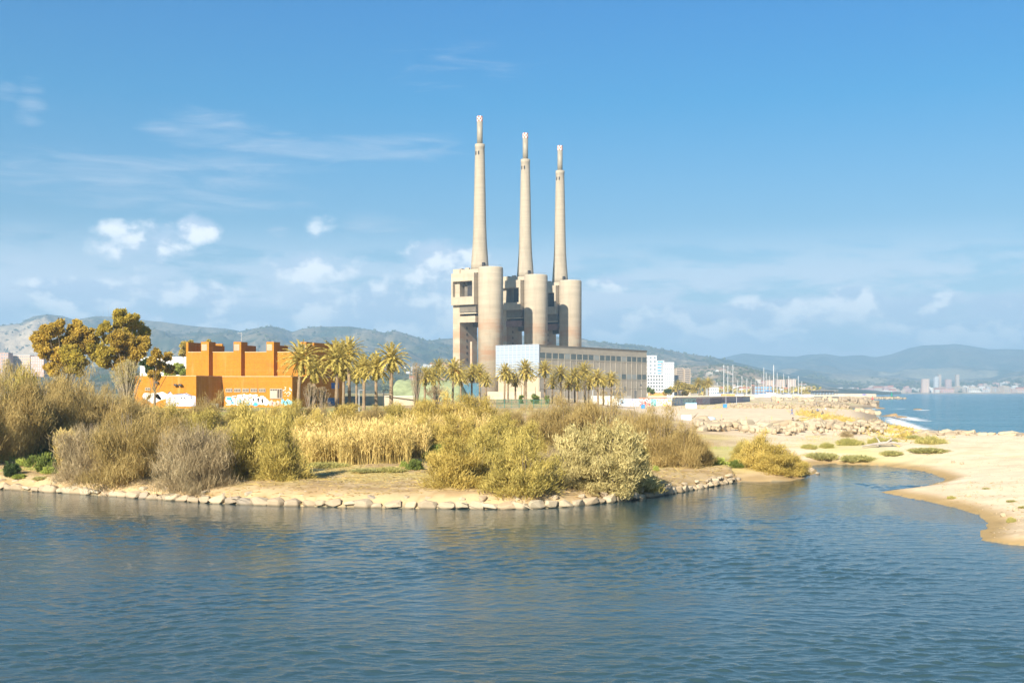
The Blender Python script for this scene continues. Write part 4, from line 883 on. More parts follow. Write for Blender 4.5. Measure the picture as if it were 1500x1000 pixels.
Bs = [
 # front row on the bank
 ('gr1', 128, 700, 606, 92, 'grey brown bare bush on the bank, first behind the pale reed clump at the left'), ('br1', 185, 702, 588, 120, 'tall brown feathery bush leaning over the bank, left of the roundest grey bush'),
 ('gr2', 286, 713, 607, 112, 'round ash grey twiggy bush closest to the river stones at the left'), ('ol2', 362, 700, 598, 92, 'olive bush with a dark crooked trunk right of the ash grey bush'),
 ('ol1', 412, 703, 612, 86, 'rounded olive bush at the left end of the bare earth clearing'), ('ye1', 665, 712, 640, 88, 'low golden bush at the right end of the bare earth clearing'),
 ('ol1', 708, 706, 632, 90, 'muted olive bush behind the low golden bush, right of the clearing'), ('ol2', 765, 722, 640, 104, 'olive bush with orange tips at the water edge, left of the pale bush'),
 ('gr2', 812, 708, 648, 66, 'dark tangled twiggy bush squeezed between the olive and the pale bush'), ('pa1', 900, 721, 622, 118, 'large pale cream green bush at the point of the bank'),
 ('pa1', 845, 712, 628, 92, 'smaller pale bush growing into the left of the large pale one'), ('ol1', 935, 716, 655, 62, 'low yellowish bush at the right foot of the large pale bush'),
 # behind the pale bush
 ('br1', 830, 660, 572, 96, 'brown feathery bush behind the pale bushes, left of three'), ('br2', 885, 662, 575, 92, 'brown feathery bush behind the pale bushes, middle of three'),
 ('br1', 930, 668, 588, 80, 'brown feathery bush behind the pale bushes, right of three'), ('br2', 968, 682, 594, 84, 'dark brown bush below the painted wall, hollow at its foot'),
 ('br1', 1006, 684, 612, 66, 'outermost brown bush beside the big boulders, sloping down to the right'), ('br2', 1025, 682, 645, 40, 'small low brown bush at the foot of the outermost brown bush'),
 ('ye2', 1108, 686, 632, 62, 'golden brown bush in front of the boulders, left half of the pair'), ('ye1', 1140, 693, 650, 70, 'golden bush reaching to the inlet, right half of the pair'), ('ol2', 1090, 678, 646, 40, 'small sparse bush left of the golden pair by the boulders'), ('ye1', 1165, 696, 668, 44, 'lowest golden bush overhanging the inlet stones'),
 # left thicket
 ('br2', 10, 668, 540, 130, 'brown thicket bush at the left edge of the view'), ('br1', 58, 660, 545, 110, 'second brown thicket bush from the left edge'), ('br2', 108, 650, 540, 110, 'tall brown thicket bush straight below the rusty trees'),
 ('br1', 158, 652, 556, 100, 'brown thicket bush behind the tall feathery bush on the bank'), ('br2', 205, 640, 572, 80, 'brown bush in front of the left end of the brick building'), ('br1', -45, 680, 545, 130, 'brown thicket bush cut off by the left edge'),
 ('ol1', 35, 640, 542, 90, 'greenish bush at the back of the left thicket under the mountains'), ('br1', 82, 636, 550, 70, 'brown bush at the back of the left thicket below the rusty tree'), ('br1', 135, 632, 560, 70, 'brown bush behind the thicket, between the rusty trees'),
 # belt in front of the brick building
 ('ol2', 245, 640, 590, 70, 'olive bush under the lilac graffiti of the brick building'), ('br1', 303, 642, 570, 62, 'feathery bush standing before the shaded recess of the brick building'),
 ('ol1', 300, 655, 602, 90, 'olive bush between the recess and the ash grey bush'), ('ol2', 352, 628, 592, 70, 'olive bush below the white lettered graffiti'), ('ye2', 395, 630, 593, 70, 'golden olive bush below the shuttered window'),
 ('ol2', 432, 632, 590, 66, 'olive bush at the foot of the first palm'), ('ye2', 455, 650, 602, 70, 'golden bush left behind the reed bed'), ('br2', 468, 628, 592, 60, 'brownish bush before the dark side of the brick building'),
 ('ye1', 505, 632, 592, 66, 'golden bush behind the reed bed, below the middle left palms'), ('br1', 545, 632, 591, 66, 'brown bush between reed bed and cream wall'), ('ol1', 580, 634, 592, 64, 'olive bush before the cream wall, below the last left palm'),
 ('ye1', 618, 636, 586, 70, 'golden bush rising left of the dense golden mound'), ('ye2', 655, 634, 576, 76, 'dense golden bush mound below the middle palms, left half'), ('ye1', 700, 634, 579, 76, 'dense golden bush mound below the middle palms, right half'),
 ('br1', 748, 634, 592, 56, 'brownish bush right of the golden mound, before the green fence'), ('ol2', 738, 642, 606, 60, 'olive bush in front of the green fence'), ('br1', 790, 644, 590, 50, 'slim brown bush left of the three brown feathery bushes'),
 ('ye2', 625, 655, 606, 66, 'golden bush behind the right half of the reed bed'), ('ye1', 675, 660, 608, 76, 'golden bush over the green patch, right of the reed bed'), ('ol2', 725, 668, 618, 80, 'olive bush behind the muted olive one'), ('ol1', 775, 668, 620, 70, 'olive bush midway behind the water edge bushes'),
 ('ol2', 570, 655, 612, 50, 'small olive bush half sunk in the reeds'), ('ye1', 395, 668, 616, 80, 'golden bush behind the rounded olive bush'), ('ol2', 340, 672, 620, 70, 'shaded olive bush behind the crooked trunk'), ('br2', 235, 672, 600, 90, 'brown bush filling the gap behind the ash grey bush')]
for a in Bs: bush(*a)
smalls = [('dk1', 17, 697, 676, 24, 'dark green rounded shrub near the left edge above the stones'), ('gn1', 66, 690, 665, 28, 'mid green shrub left of the pale reed clump'), ('gn1', 50, 684, 668, 22, 'small green shrub behind the mid green one at left'), ('li1', 72, 693, 683, 20, 'bright green low shrub in front of the mid green one'),
 ('li1', 35, 683, 672, 22, 'lime green low shrub behind the dark rounded one'), ('li1', 5, 672, 655, 34, 'yellow green growth at the foot of the left thicket'), ('li1', 25, 665, 652, 26, 'yellow green growth at the thicket foot, second from the edge'), ('gn1', 60, 664, 652, 18, 'small green shrub tucked under the brown thicket'),
 ('gn1', 608, 688, 673, 24, 'green shrub at the right edge of the clearing'), ('li1', 592, 684, 675, 12, 'tiny lime shrub beside the green one in the clearing'), ('li1', 650, 668, 650, 44, 'green mound between reed bed and golden bushes'), ('dk1', 628, 672, 662, 20, 'dark low shrub beside the green mound'),
 ('li1', 1046, 680, 670, 36, 'bright green low plants left of the golden pair'), ('li1', 1024, 668, 661, 14, 'small lime plant by the brown bush foot'), ('gn1', 1078, 685, 674, 18, 'green low plant just left of the golden pair'), ('gn1', 966, 680, 667, 16, 'green sprout in the hollow of the dark brown bush'), ('li1', 961, 689, 682, 9, 'tiny green sprout on the bare bank'), ('li1', 28, 700, 694, 20, 'flat yellow green patch near the left stones')]
for a in smalls: bush(*a, group=None, name='green_shrub', cat='shrub')
# grass tussocks on the sand bar
tus = tamarisk(F_TUF, 31, 420, 16, rad=1.6, h=.75, up=1.5, out=.7, L=.42, Wd=.05, spread=.14, stems=0 or 1, low=0)
KB['tu'] = tus; KDIM['tu'] = (1.6, .85); KIDS[tus.name] = list(tus.children)
sg_ = tamarisk(F_SAG, 32, 420, 16, rad=1.6, h=.7, up=.7, out=.8, L=.3, Wd=.07, spread=.14, stems=1, low=0); KB['sg'] = sg_; KDIM['sg'] = (1.6, .8); KIDS[sg_.name] = list(sg_.children)
T_ = [('tu', 1243, 651, 642, 38, 'wide yellow grass tuft left of the driftwood'), ('tu', 1286, 650, 640, 26, 'grass tuft directly behind the driftwood'), ('tu', 1305, 649, 642, 18, 'dull grass tuft right of the driftwood'), ('tu', 1364, 650, 639, 42, 'large bright grass tuft right of all on the sand bar'), ('sg', 1338, 643, 635, 22, 'greyish tuft among the low boulders'),
 ('sg', 1203, 671, 659, 54, 'green mat beside the inlet, left one'), ('sg', 1255, 675, 663, 50, 'green mat beside the inlet, right one'), ('sg', 1306, 666, 657, 36, 'dry mat between inlet and large tuft'), ('sg', 1360, 662, 653, 58, 'long dry mat below the large bright tuft'), ('tu', 1210, 656, 649, 20, 'small straw tuft left of the wide yellow one'), ('tu', 1185, 657, 651, 22, 'faint straw tuft near the golden bush'),
 ('sg', 1424, 637, 633, 7, 'tiny green tuft on the low boulder row'), ('sg', 1445, 716, 713.5, 12, 'lone small green patch on the open sand'), ('tu', 1481, 765, 758, 12, 'brown tuft by the bend of the beach'), ('sg', 1500, 744, 740, 18, 'green patch at the right edge of the sand'), ('sg', 1482, 735, 731, 16, 'green trailing patch on the sand near the right edge'), ('tu', 1394, 731, 727, 12, 'small tuft above the curving shoreline'),
 ('sg', 58, 702, 695, 20, 'grey green tuft just above the left stones'), ('sg', 540, 690, 684, 60, 'flat dry tuft in the middle of the clearing'), ('tu', 480, 684, 677, 60, 'yellow grass fringe below the reed bed, left'), ('tu', 570, 690, 684, 50, 'yellow grass fringe below the reed bed, right')]
for a in T_: bush(*a, name='grass_tussock', cat='grass tuft')
# reed bed
def reeds(name, quads, n, h, label=None):
    P = []; Hh = []
    for _ in range(n):
        q = quads[rng.integers(len(quads))]; px = rng.uniform(q[0], q[1]); t_ = rng.random(); X0, Y0, Z0 = q[4]; Y = Y0+t_*(q[3]); X = xat(px, Y); Y = Y+4*(float(fbm(np.array([X*.22]), np.array([3.0]), 3)[0])-.5)*2; P.append((X, Y)); Hh.append(q[2]*.9*(.5+.6*rng.random()))
    P = np.array(P); z = gheight(P[:, 0], P[:, 1]); Hh = np.array(Hh)*(.6+.85*fbm(P[:, 0]*.3, P[:, 1]*.25, 3)); B = np.column_stack([P, z-.1])
    D = unit(np.column_stack([rng.normal(size=(n, 2))*.09, np.ones(n)])); tn = np.clip((fbm(P[:, 0]*.3, P[:, 1]*.3, 3)-.5)*1.8+.5+rng.normal(size=n)*.22, 0, 1)
    Vs, Fs, Ts = [], [], []; off = 0
    def add(a):
        nonlocal off
        Vs.append(a[0]); Fs.append(a[1]+off); Ts.append(a[2]); off += len(a[0])
    add(blades(B, D, Hh, np.full(n, .05), tn*.8))
    for f_, lw, ln in ((.35, .07, .8), (.5, .07, .8), (.62, .07, .75), (.74, .06, .7), (.86, .06, .6), (.80, .10, .6), (.9, .12, .45)):
        d = unit(D*.9+rng.normal(size=(n, 3))*np.array([.5, .5, .25])); add(blades(B+D*(Hh*f_)[:, None], d, ln*(.6+.6*rng.random(n)), np.full(n, lw), np.clip(tn+.15*rng.normal(size=n)+(f_>.78)*.2, 0, 1)))
    o_ = np_mesh(name, np.concatenate(Vs), np.concatenate(Fs), F_REE, np.concatenate(Ts)); tag(o_, kind='stuff'); return o_
reeds('reed_bed', [(432, 520, 3.3, 14, hit(470, 679)), (500, 600, 3.9, 16, hit(540, 680)), (590, 625, 3.6, 16, hit(600, 672))], 5200, 3.5)
reeds('reed_bed', [(88, 112, 3.6, 2.2, hit(100, 688))], 300, 3)
reeds('reed_bed', [(600, 720, 3.2, 14, hit(660, 645)), (430, 620, 3.0, 14, hit(500, 650)), (240, 300, 2.6, 8, hit(270, 628))], 2600, 3)
# low dry ground cover on the bank
def cover(name, n, fn, mat, L, Wd, upw=1.2):
    P = np.array([fn() for _ in range(n)]); z = gheight(P[:, 0], P[:, 1]); k = (z > .15); P = P[k]; z = z[k]; n = len(P)
    den = fbm(P[:, 0]*.25+4, P[:, 1]*.3, 4) > .47; P = P[den]; z = z[den]; n = len(P)
    D = unit(rng.normal(size=(n, 3))*.6+np.array([0, 0, upw])); V, Fc, T = blades(np.column_stack([P, z-.02]), D, L*(.4+rng.random(n)), np.full(n, Wd), rng.random(n))
    o_ = np_mesh(name, V, Fc, mat, T); tag(o_, kind='stuff')
def rp(a, b_, y0, y1):
    def f():
        Y = random.uniform(y0, y1); return (xat(random.uniform(a, b_), Y), Y)
    return f
cover('dry_grass', 26000, rp(-60, 1000, 84, 150), F_TUF, .16, .035); cover('dry_grass', 9000, rp(940, 1180, 100, 150), F_TUF, .15, .035)
cover('green_ground_cover', 9000, rp(-40, 130, 98, 128), F_LIM, .22, .06); cover('green_ground_cover', 4500, rp(1010, 1110, 108, 135), F_LIM, .18, .05); cover('dry_grass', 6000, rp(1180, 1400, 140, 165), F_TUF, .14, .05)
cover('dry_grass', 9000, rp(200, 900, 150, 235), F_TUF, .4, .06); cover('dry_grass', 5000, rp(960, 1250, 380, 620), F_TUF, .5, .2)
# fallen twigs and washed-up litter
def litter(name, n, fn, mat, L, Wd):
    P = np.array([fn() for _ in range(n)]); z = gheight(P[:, 0], P[:, 1]); k = z > .1; P = P[k]; z = z[k]; n = len(P)
    D = unit(rng.normal(size=(n, 3))*np.array([1, .7, .08])); V, Fc, T = blades(np.column_stack([P, z+.04]), D, L*(.3+rng.random(n)), np.full(n, Wd), rng.random(n)); tag(np_mesh(name, V, Fc, mat, T), kind='stuff')
litter('twig_litter', 9000, rp(-20, 1080, 80, 104), F_BRN, .7, .05); litter('driftwood_litter', 1100, rp(1170, 1420, 205, 262), F_YEL, 1.5, .16); litter('twig_litter', 500, rp(1380, 1560, 62, 92), F_BRN, .35, .03)
# beach wrack heap (tan reed drift)
def wrack():
    P = []
    for _ in range(5200):
        t_ = random.random(); px = 1172+t_*160+random.gauss(0, 8); py = 603+t_*29+random.gauss(0, 2.6*(1+t_)); P.append(hitfast(px, py))
    return P
def hitfast(px, py): Y = (H-2.2)*F/(py-HZ); return (xat(px, Y), Y)
P = np.array([q for q in wrack()]); z = gheight(P[:, 0], P[:, 1]); k = z > .6; P = P[k]; z = z[k]; n = len(P)
D = unit(rng.normal(size=(n, 3))*np.array([1, 1, .35])+np.array([0, 0, .15])); V, Fc, T = blades(np.column_stack([P, z+.1*rng.random(n)]), D, .5+1.1*rng.random(n), np.full(n, .16), .3+.7*rng.random(n)); tag(np_mesh('reed_wrack', V, Fc, F_YEL, T), kind='stuff')

# broad trees left
def tree(label, pxc, Y, pyb, clumps, mats, seed, trunk_r=.35, n=1700, L=.36, Wd=.24, name='rusty_tree'):
    X = xat(pxc, Y); Z = gz(X, Y); t = thing(name, label, 'tree', (X, Y, Z)); r = np.random.default_rng(seed); rr = random.Random(seed)
    m = MB(); m.tube([(0, 0, -.5), (.1, 0, 2.5), (.0, .2, 5.0)], [trunk_r*1.3, trunk_r, trunk_r*.7], 8)
    per = {}
    for (px, py, rpx, mi) in clumps:
        cx, cz, cr = xat(px, Y)-X, zat(py, Y)-Z, rpx*1.15*Y/F; cy = rr.uniform(-2.6, 2.6)
        f_ = Vector((cx*.3, cy*.3, min(cz*.5, 5.5))); m.tube([(0, .1, 3.2), f_, (cx, cy, cz)], [trunk_r*.45, trunk_r*.25, .04], 6)
        nsub = 15
        for _ in range(nsub):
            d = unit(r.normal(size=3)); c = np.array([cx, cy, cz])+d*cr*.8*r.random()**.4; sr = cr*.42*(.6+.6*r.random()); k = int(n*.6*cr*cr/9)+24
            dd = unit(r.normal(size=(k, 3))); P = c+dd*(sr*r.random(k)**.4)[:, None]*np.array([1, 1, .75]); tn = np.clip(.25+.5*r.random()+r.normal(size=k)*.13, 0, 1)
            per.setdefault(mi, []).append((P, tn))
    for mi, lst in per.items():
        P = np.concatenate([a[0] for a in lst]); T = np.concatenate([a[1] for a in lst]); V, Fc, T = leaves(P, L*(.6+.8*r.random(len(P))), Wd*(.6+.8*r.random(len(P))), T)
        np_mesh('crown', V, Fc, mats[mi], T, parent=t)
    m.build('trunk', bark, t); return t
tree('broad rusty orange tree standing left of the taller rusty green one', 96, 205, 600, [(62, 497, 11, 0), (75, 487, 11, 0), (90, 481, 12, 0), (105, 478, 11, 0), (118, 484, 11, 0), (130, 492, 10, 0), (58, 508, 9, 0), (70, 512, 13, 0), (86, 502, 15, 0), (104, 498, 15, 0), (120, 506, 14, 0), (134, 508, 9, 1), (76, 527, 12, 0), (92, 522, 13, 0), (108, 520, 14, 1), (124, 524, 13, 1), (70, 540, 9, 0), (84, 542, 10, 0), (100, 536, 12, 0), (140, 522, 8, 1), (118, 540, 11, 1)], [F_RUS, F_RUG], 41)
tree('taller rusty green tree right of the broad orange one', 186, 200, 600, [(172, 470, 9, 0), (186, 464, 11, 0), (198, 468, 8, 0), (160, 480, 9, 0), (175, 482, 12, 0), (192, 482, 13, 0), (206, 486, 8, 0), (152, 487, 6, 0), (163, 497, 10, 0), (178, 500, 14, 1), (195, 502, 14, 1), (210, 500, 10, 1), (217, 510, 7, 1), (160, 515, 12, 0), (176, 520, 14, 1), (192, 522, 13, 1), (206, 518, 10, 1), (150, 530, 9, 0), (170, 538, 11, 1), (188, 540, 11, 1)], [F_RUG, F_RUS], 42)
tree('small rusty tree before the white warehouse', 226, 215, 600, [(236, 519, 7, 0), (243, 522, 6, 0), (228, 530, 8, 0), (236, 536, 9, 0), (220, 540, 8, 1), (245, 541, 7, 0), (214, 532, 7, 1), (226, 548, 8, 0)], [F_RUS, F_DKG], 43, .2)
tree('pale green tree peeping over the brick building', 268, 300, 600, [(270, 507, 6, 0), (268, 516, 6, 0), (303, 500, 3, 0), (282, 503, 4, 0), (262, 540, 8, 1), (254, 546, 8, 1), (272, 545, 6, 1)], [F_OLV, F_LIM], 44, .2, name='green_tree')
tree('round bushy olive tree right of the white tower blocks', 1000, 900, 578, [(982, 572, 5, 0), (990, 570, 5, 0), (998, 566, 6, 0), (1006, 567, 7, 0), (1016, 569, 6, 0), (1003, 573, 6, 0), (975, 574, 3.5, 0)], [F_OLV], 45, .5, n=60, L=1.2, Wd=.8, name='olive_tree')
tree('small green tree at the hall corner', 953, 860, 578, [(951, 571, 3.5, 0), (956, 573, 3.5, 0)], [F_GRN], 46, .3, n=70, L=1, Wd=.7, name='green_tree')
tree('low green tree below the plain white tower block', 979, 870, 578, [(977, 572, 3, 0), (981, 573, 2.6, 0)], [F_DKG], 47, .3, n=70, L=1, Wd=.7, name='green_tree')
for k, (px, lb) in enumerate(((763.5, 'left of the three columnar hedges behind the green fence'), (784, 'thick middle columnar hedge behind the green fence'), (802, 'right of the three columnar hedges behind the green fence'))):
    tree(lb, px, 330, 600, [(px, 582, 3.2+(k == 1)*2, 0), (px, 587, 3.4+(k == 1)*2.4, 0), (px, 592, 3.4+(k == 1)*2.4, 0)], [F_GRN], 50+k, .1, n=500, L=.35, Wd=.22, name='columnar_hedge')
# bare shrubs
def bare(label, px, Y, pyt, w, mat, seed, stems=60):
    X = xat(px, Y); Z = gz(X, Y); hh = zat(pyt, Y)-Z; rad = w*Y/F/2; rr = random.Random(seed); t = thing('bare_shrub', label, 'bush', (X, Y, Z)); m = MB(); ends = []
    for k in range(stems):
        a = rr.uniform(0, 6.28); th = rr.uniform(.05, 1.05); e = Vector((math.cos(a)*math.sin(th)*rad*1.15, math.sin(a)*math.sin(th)*rad*1.15, (math.cos(th)*.55+.45)*hh)); b0 = Vector((rr.uniform(-.4, .4), rr.uniform(-.4, .4), -.2)); mid = b0*.45+e*.55+Vector((0, 0, hh*.05)); m.tube([b0, mid, e], [.09, .05, .02], 4)
        for j in range(7): f_ = mid.lerp(e, rr.random()); ends.append((f_, (e-mid).normalized()))
    m.build('stems', mat, t); r = np.random.default_rng(seed)
    P = np.repeat(np.array([tuple(q[0]) for q in ends]), 6, 0); D = unit(np.repeat(np.array([tuple(q[1]) for q in ends]), 6, 0)+r.normal(size=(len(P), 3))*.55); V, Fc, T = blades(P, D, (.5+.7*r.random(len(P)))*rad*.25, np.full(len(P), .05), r.random(len(P))); np_mesh('twigs', V, Fc, F_GRY if mat is bark else F_PAL, T, parent=t)
bare('pale leafless dome-shaped shrub below the taller rusty tree', 187, 190, 529, 50, barkw, 61, 90); bare('pale leafless shrub at the left edge above the thicket', 8, 175, 527, 46, barkw, 62); bare('grey leafless shrub before the dark side wall, between palm trunks', 455, 185, 562, 28, bark, 63, 40); bare('grey leafless shrub right of the second palm trunk', 472, 186, 566, 24, bark, 64, 36)
bare('leafless pale tree right of the left palms, before the suburb', 610, 260, 530, 26, bark, 65, 40); bare('low leafless hedge along the cream wall', 640, 300, 566, 50, bark, 66, 50)
# palms
def palm(seed, h, crad, nf=58, fruit=False, skirt=14, tr=.24):
    rr = random.Random(seed); t = thing('date_palm', 'x', 'palm tree', (0, 0, -60)); m = MB(); pts = []; rad = []
    lx, ly = rr.uniform(-.4, .4), rr.uniform(-.4, .4)
    for k in range(9): f_ = k/8; pts.append((lx*f_*f_, ly*f_*f_, -.5+f_*(h+.5))); rad.append(tr*(1.25-.35*f_)+(.16 if k == 8 else 0)+(.05 if k % 2 else 0))
    m.tube(pts, rad, 8); m.build('trunk', barkp, t)
    top = np.array([lx, ly, h]); Ps, Ds, Ls, Ts, Wn = [], [], [], [], []
    fr = MB()
    for k in range(nf+skirt):
        dead = k >= nf; a = k*2.39996+rr.uniform(-.2, .2); f_ = (k+.5)/nf if not dead else 1.0
        el = R(88-112*f_**1.0) if not dead else R(-50-rr.uniform(0, 30)); Lf = crad*(1.0 if not dead else .55)*(.88+.2*rr.random())*(1.0 if f_ > .15 else .85)
        d = np.array([math.cos(a)*math.cos(el), math.sin(a)*math.cos(el), math.sin(el)]); p = top.copy(); seg = 9; poly = [p.copy()]
        for s_ in range(seg):
            p = p+d*Lf/seg; poly.append(p.copy()); d = d+np.array([0, 0, -.085-.03*s_*.5]); d /= np.linalg.norm(d)
        fr.tube([tuple(q) for q in poly[::3]], [.05, .04, .025, .01], 3)
        side = np.cross(d, [0, 0, 1.0]); side /= np.linalg.norm(side)+1e-6
        tint = rr.uniform(.35, .95) if not dead else rr.uniform(0, .2)
        for s_ in range(1, seg+1):
            q0, q1 = poly[s_-1], poly[s_]; ax = (q1-q0)/np.linalg.norm(q1-q0)
            for j in range(4):
                for sg2 in (-1, 1):
                    q = q0+(q1-q0)*(j/4+rr.random()*.1); dd = ax*.75+side*sg2*.8+np.array([0, 0, .22-.5*rr.random()]); Ps.append(q); Ds.append(dd/np.linalg.norm(dd)); Ls.append((.62 if s_ < 7 else .42)*(.7+.5*rr.random())*crad/4); Ts.append(min(1, max(0, tint+rr.uniform(-.15, .15)))); Wn.append(.12)
    V, Fc, T = blades(np.array(Ps), np.array(Ds), np.array(Ls), np.array(Wn), np.array(Ts)); np_mesh('crown', V, Fc, F_PLM, T, parent=t); fr.build('frond_stalks', simple('frond_stalk', (.36, .27, .08), .8, .2), t)
    if fruit:
        r = np.random.default_rng(seed); c = top+r.normal(size=(7, 3))*np.array([.6, .6, .25])+np.array([0, 0, -.2]); P = np.repeat(c, 45, 0)+r.normal(size=(315, 3))*.22; V, Fc, T = leaves(P, np.full(315, .2), np.full(315, .14), r.random(315)); np_mesh('fruit_cluster', V, Fc, simple('orange_dates', (.62, .27, .03), .7, .2), T, parent=t)
    return t
PK = [palm(71, 8.0, 3.9, 60, False), palm(72, 8.0, 4.1, 62, True), palm(73, 8.0, 3.7, 54, False, 26, .28), palm(74, 8.0, 3.9, 60, True, 8)]
for p_ in PK: KIDS[p_.name] = list(p_.children)
pu = set()
def place_palm(k, px, pyc, Y, label, sc=1.0, sp=1.0):
    X = xat(px, Y); Z = gz(X, Y); hgt = zat(pyc, Y)-Z; s = sc; sz = hgt/8.0
    # keep crown proportions: scale the trunk only by copying it with its own z scale
    if k in pu: o_ = dup(PK[k], (X, Y, Z), random.uniform(0, 6.28), (s, s, s), label)
    else: o_ = PK[k]; pu.add(k); o_.location = (X, Y, Z); o_.rotation_euler = (0, 0, random.uniform(0, 6.28)); o_.scale = (s, s, s); o_['label'] = label
    for c_ in o_.children:
        if c_.name.startswith('trunk'): c_.scale = (1, 1, hgt/s/8.0)
        else: c_.location = (0, 0, hgt/s-8.0)
    o_['group'] = 'date palms along the promenade'
    return o_
place_palm(1, 437, 529, 188, 'leftmost date palm, orange fruit, alone before the brick front', .98); place_palm(2, 460, 544, 205, 'dark drooping palm behind the leftmost palm', .95); place_palm(0, 493, 528, 190, 'tall palm with a straight clean trunk before the brick side wall', 1.06)
place_palm(3, 512, 520, 215, 'palm rising behind the straight trunked one, at the building corner', 1.06); place_palm(2, 503, 545, 220, 'short dark crowned palm in the shade of the building corner', .8); place_palm(2, 533, 540, 212, 'palm with a thick dark skirt just right of the building', .9)
place_palm(0, 551, 541, 205, 'palm with pale fronds left of the last one in the left group', .95); place_palm(2, 573, 527, 200, 'rightmost palm of the left group, standing high over the cream wall', 1.02); place_palm(0, 522, 550, 235, 'small palm deep inside the left group', .8)
place_palm(3, 622, 554, 300, 'leftmost palm of the middle group with orange fruit', .95); place_palm(2, 636, 553, 312, 'palm with shaggy brown skirt, second in the middle group', 1.0); place_palm(0, 643, 539, 350, 'palm rising behind the leftmost two of the middle group', .95)
place_palm(1, 663, 544, 320, 'palm heavy with orange fruit left of the tower foot', 1.12); place_palm(0, 675, 555, 345, 'palm half hidden right behind the fruit-laden palm', .95); place_palm(0, 691, 549, 330, 'palm before the teal hoarding, left', 1.0); place_palm(3, 703, 548, 350, 'palm before the teal hoarding, right', 1.05); place_palm(2, 712, 558, 345, 'dark palm at the right of the teal hoarding', .85)
place_palm(0, 739, 547, 345, 'palm before the left half of the glazed end wall', 1.02); place_palm(2, 744, 552, 372, 'palm behind the left glazed-wall palm', .95); place_palm(2, 755, 558, 350, 'short dark palm between two taller ones before the stained wall', .85); place_palm(3, 768, 544, 345, 'fullest palm crown before the right half of the glazed end wall', 1.15); place_palm(0, 771, 550, 375, 'palm behind the fullest crown', .9)
place_palm(0, 798, 543, 352, 'upright palm exactly at the near corner of the hall', 1.0); place_palm(2, 809, 561, 365, 'short dark shaggy palm right of the hall corner', .85); place_palm(0, 822, 549, 360, 'palm before the first windows of the hall side', 1.0); place_palm(3, 833, 563, 372, 'lower palm in front of the hall, left of the cluster', .9)
place_palm(0, 842, 552, 372, 'palm at the left of the dense hall-side cluster', 1.0); place_palm(1, 857, 546, 385, 'highest palm of the dense hall-side cluster', 1.12); place_palm(3, 862, 562, 380, 'low yellow palm under the highest of the cluster', .95); place_palm(2, 846, 565, 388, 'shaggy low palm inside the hall-side cluster', .85)
place_palm(0, 876, 555, 380, 'second palm from the right end of the long row', 1.05); place_palm(0, 895, 557, 385, 'last palm at the right end of the long row', .95); place_palm(2, 884, 560, 400, 'palm squeezed behind the last two of the row', .85)
for k, (px, py) in enumerate(((993, 564), (1024, 561), (1031, 565), (1038, 561))): place_palm(k % 2, px, py, 880, ('palm at the left of the far trees by the apartments', 'tallest far palm right of the round olive tree', 'far palm between two others by the white shed', 'rightmost far palm by the white shed')[k], 1.35)['group'] = 'far palms by the apartments'

# ================================================================ stones
def stone_mesh(seed, flat=.7):
    r = np.random.default_rng(seed); P = r.uniform(-1, 1, size=(26, 3)); P = P/np.maximum(np.linalg.norm(P, axis=1, keepdims=True), .01)*np.array([1, .8, flat])*(.85+.25*r.random((26, 1)))
    P = np.clip(P, [-.85, -.66, -flat*.75], [.85, .66, flat*.75])
    bm = bmesh.new(); vs = [bm.verts.new(p) for p in P]; res = bmesh.ops.convex_hull(bm, input=vs)
    bmesh.ops.delete(bm, geom=[v_ for v_ in bm.verts if not v_.link_faces], context='VERTS')
    bmesh.ops.dissolve_limit(bm, angle_limit=.22, verts=bm.verts, edges=bm.edges)
    bmesh.ops.bevel(bm, geom=list(bm.edges), offset=.07, segments=2, affect='EDGES', profile=.6)
    bmesh.ops.triangulate(bm, faces=bm.faces); me = bpy.data.meshes.new('boulder'); bm.to_mesh(me); bm.free()
    for p in me.polygons: p.use_smooth = False
    me.materials.append(SM); return me
m_, nt, b = newmat('weathered_limestone'); vv = coords(nt); gp = N(nt, 'ShaderNodeNewGeometry')
oi = N(nt, 'ShaderNodeObjectInfo'); n1_ = noise(nt, 2.5, 6, vv, .65); n2_ = noise(nt, 9, 5, vv, .7)
c = ramp(nt, oi.outputs['Random'], [(0, (.34, .26, .17)), (.5, (.46, .38, .26)), (.85, (.42, .31, .19)), (1, (.28, .24, .19))]); c = mixc(nt, mth(nt, 'MULTIPLY', sst(nt, n1_, .50, .68), .5), c, (.30, .24, .17)); c = mixc(nt, mth(nt, 'MULTIPLY', sst(nt, n2_, .58, .72), .4), c, (.60, .52, .40))
sz_ = N(nt, 'ShaderNodeSeparateXYZ'); nt.links.new(gp.outputs['Position'], sz_.inputs[0]); c = mixc(nt, mth(nt, 'MULTIPLY', sst(nt, sz_.outputs[2], .16, .02), .65), c, (.10, .075, .04))
nt.links.new(c, b.inputs['Base Color']); b.inputs['Roughness'].default_value = .9; b.inputs['Specular IOR Level'].default_value = .2; bump(nt, b, n2_, .7, .05); SM = m_
SMS = [stone_mesh(100+k, .62+.12*(k % 3)) for k in range(12)]
def stone(x, y, z, s, label, group, sx_=1, sy_=1, sz__=1, mesh=None, rz=None):
    o_ = link('boulder', mesh or random.choice(SMS)); o_.location = (x, y, z); o_.rotation_euler = (random.uniform(-.25, .25), random.uniform(-.25, .25), random.uniform(0, 6.28) if rz is None else rz); o_.scale = (s*sx_, s*sy_, s*sz__); tag(o_, label, 'boulder', group); return o_
def walk(pts, step):
    out = []; carry = 0
    for (ax, ay), (qx, qy) in zip(pts[:-1], pts[1:]):
        L = math.hypot(qx-ax, qy-ay); t_ = carry
        while t_ < L: out.append((ax+(qx-ax)*t_/L, ay+(qy-ay)*t_/L, math.atan2(qy-ay, qx-ax))); t_ += step()
        carry = t_-L
    return out
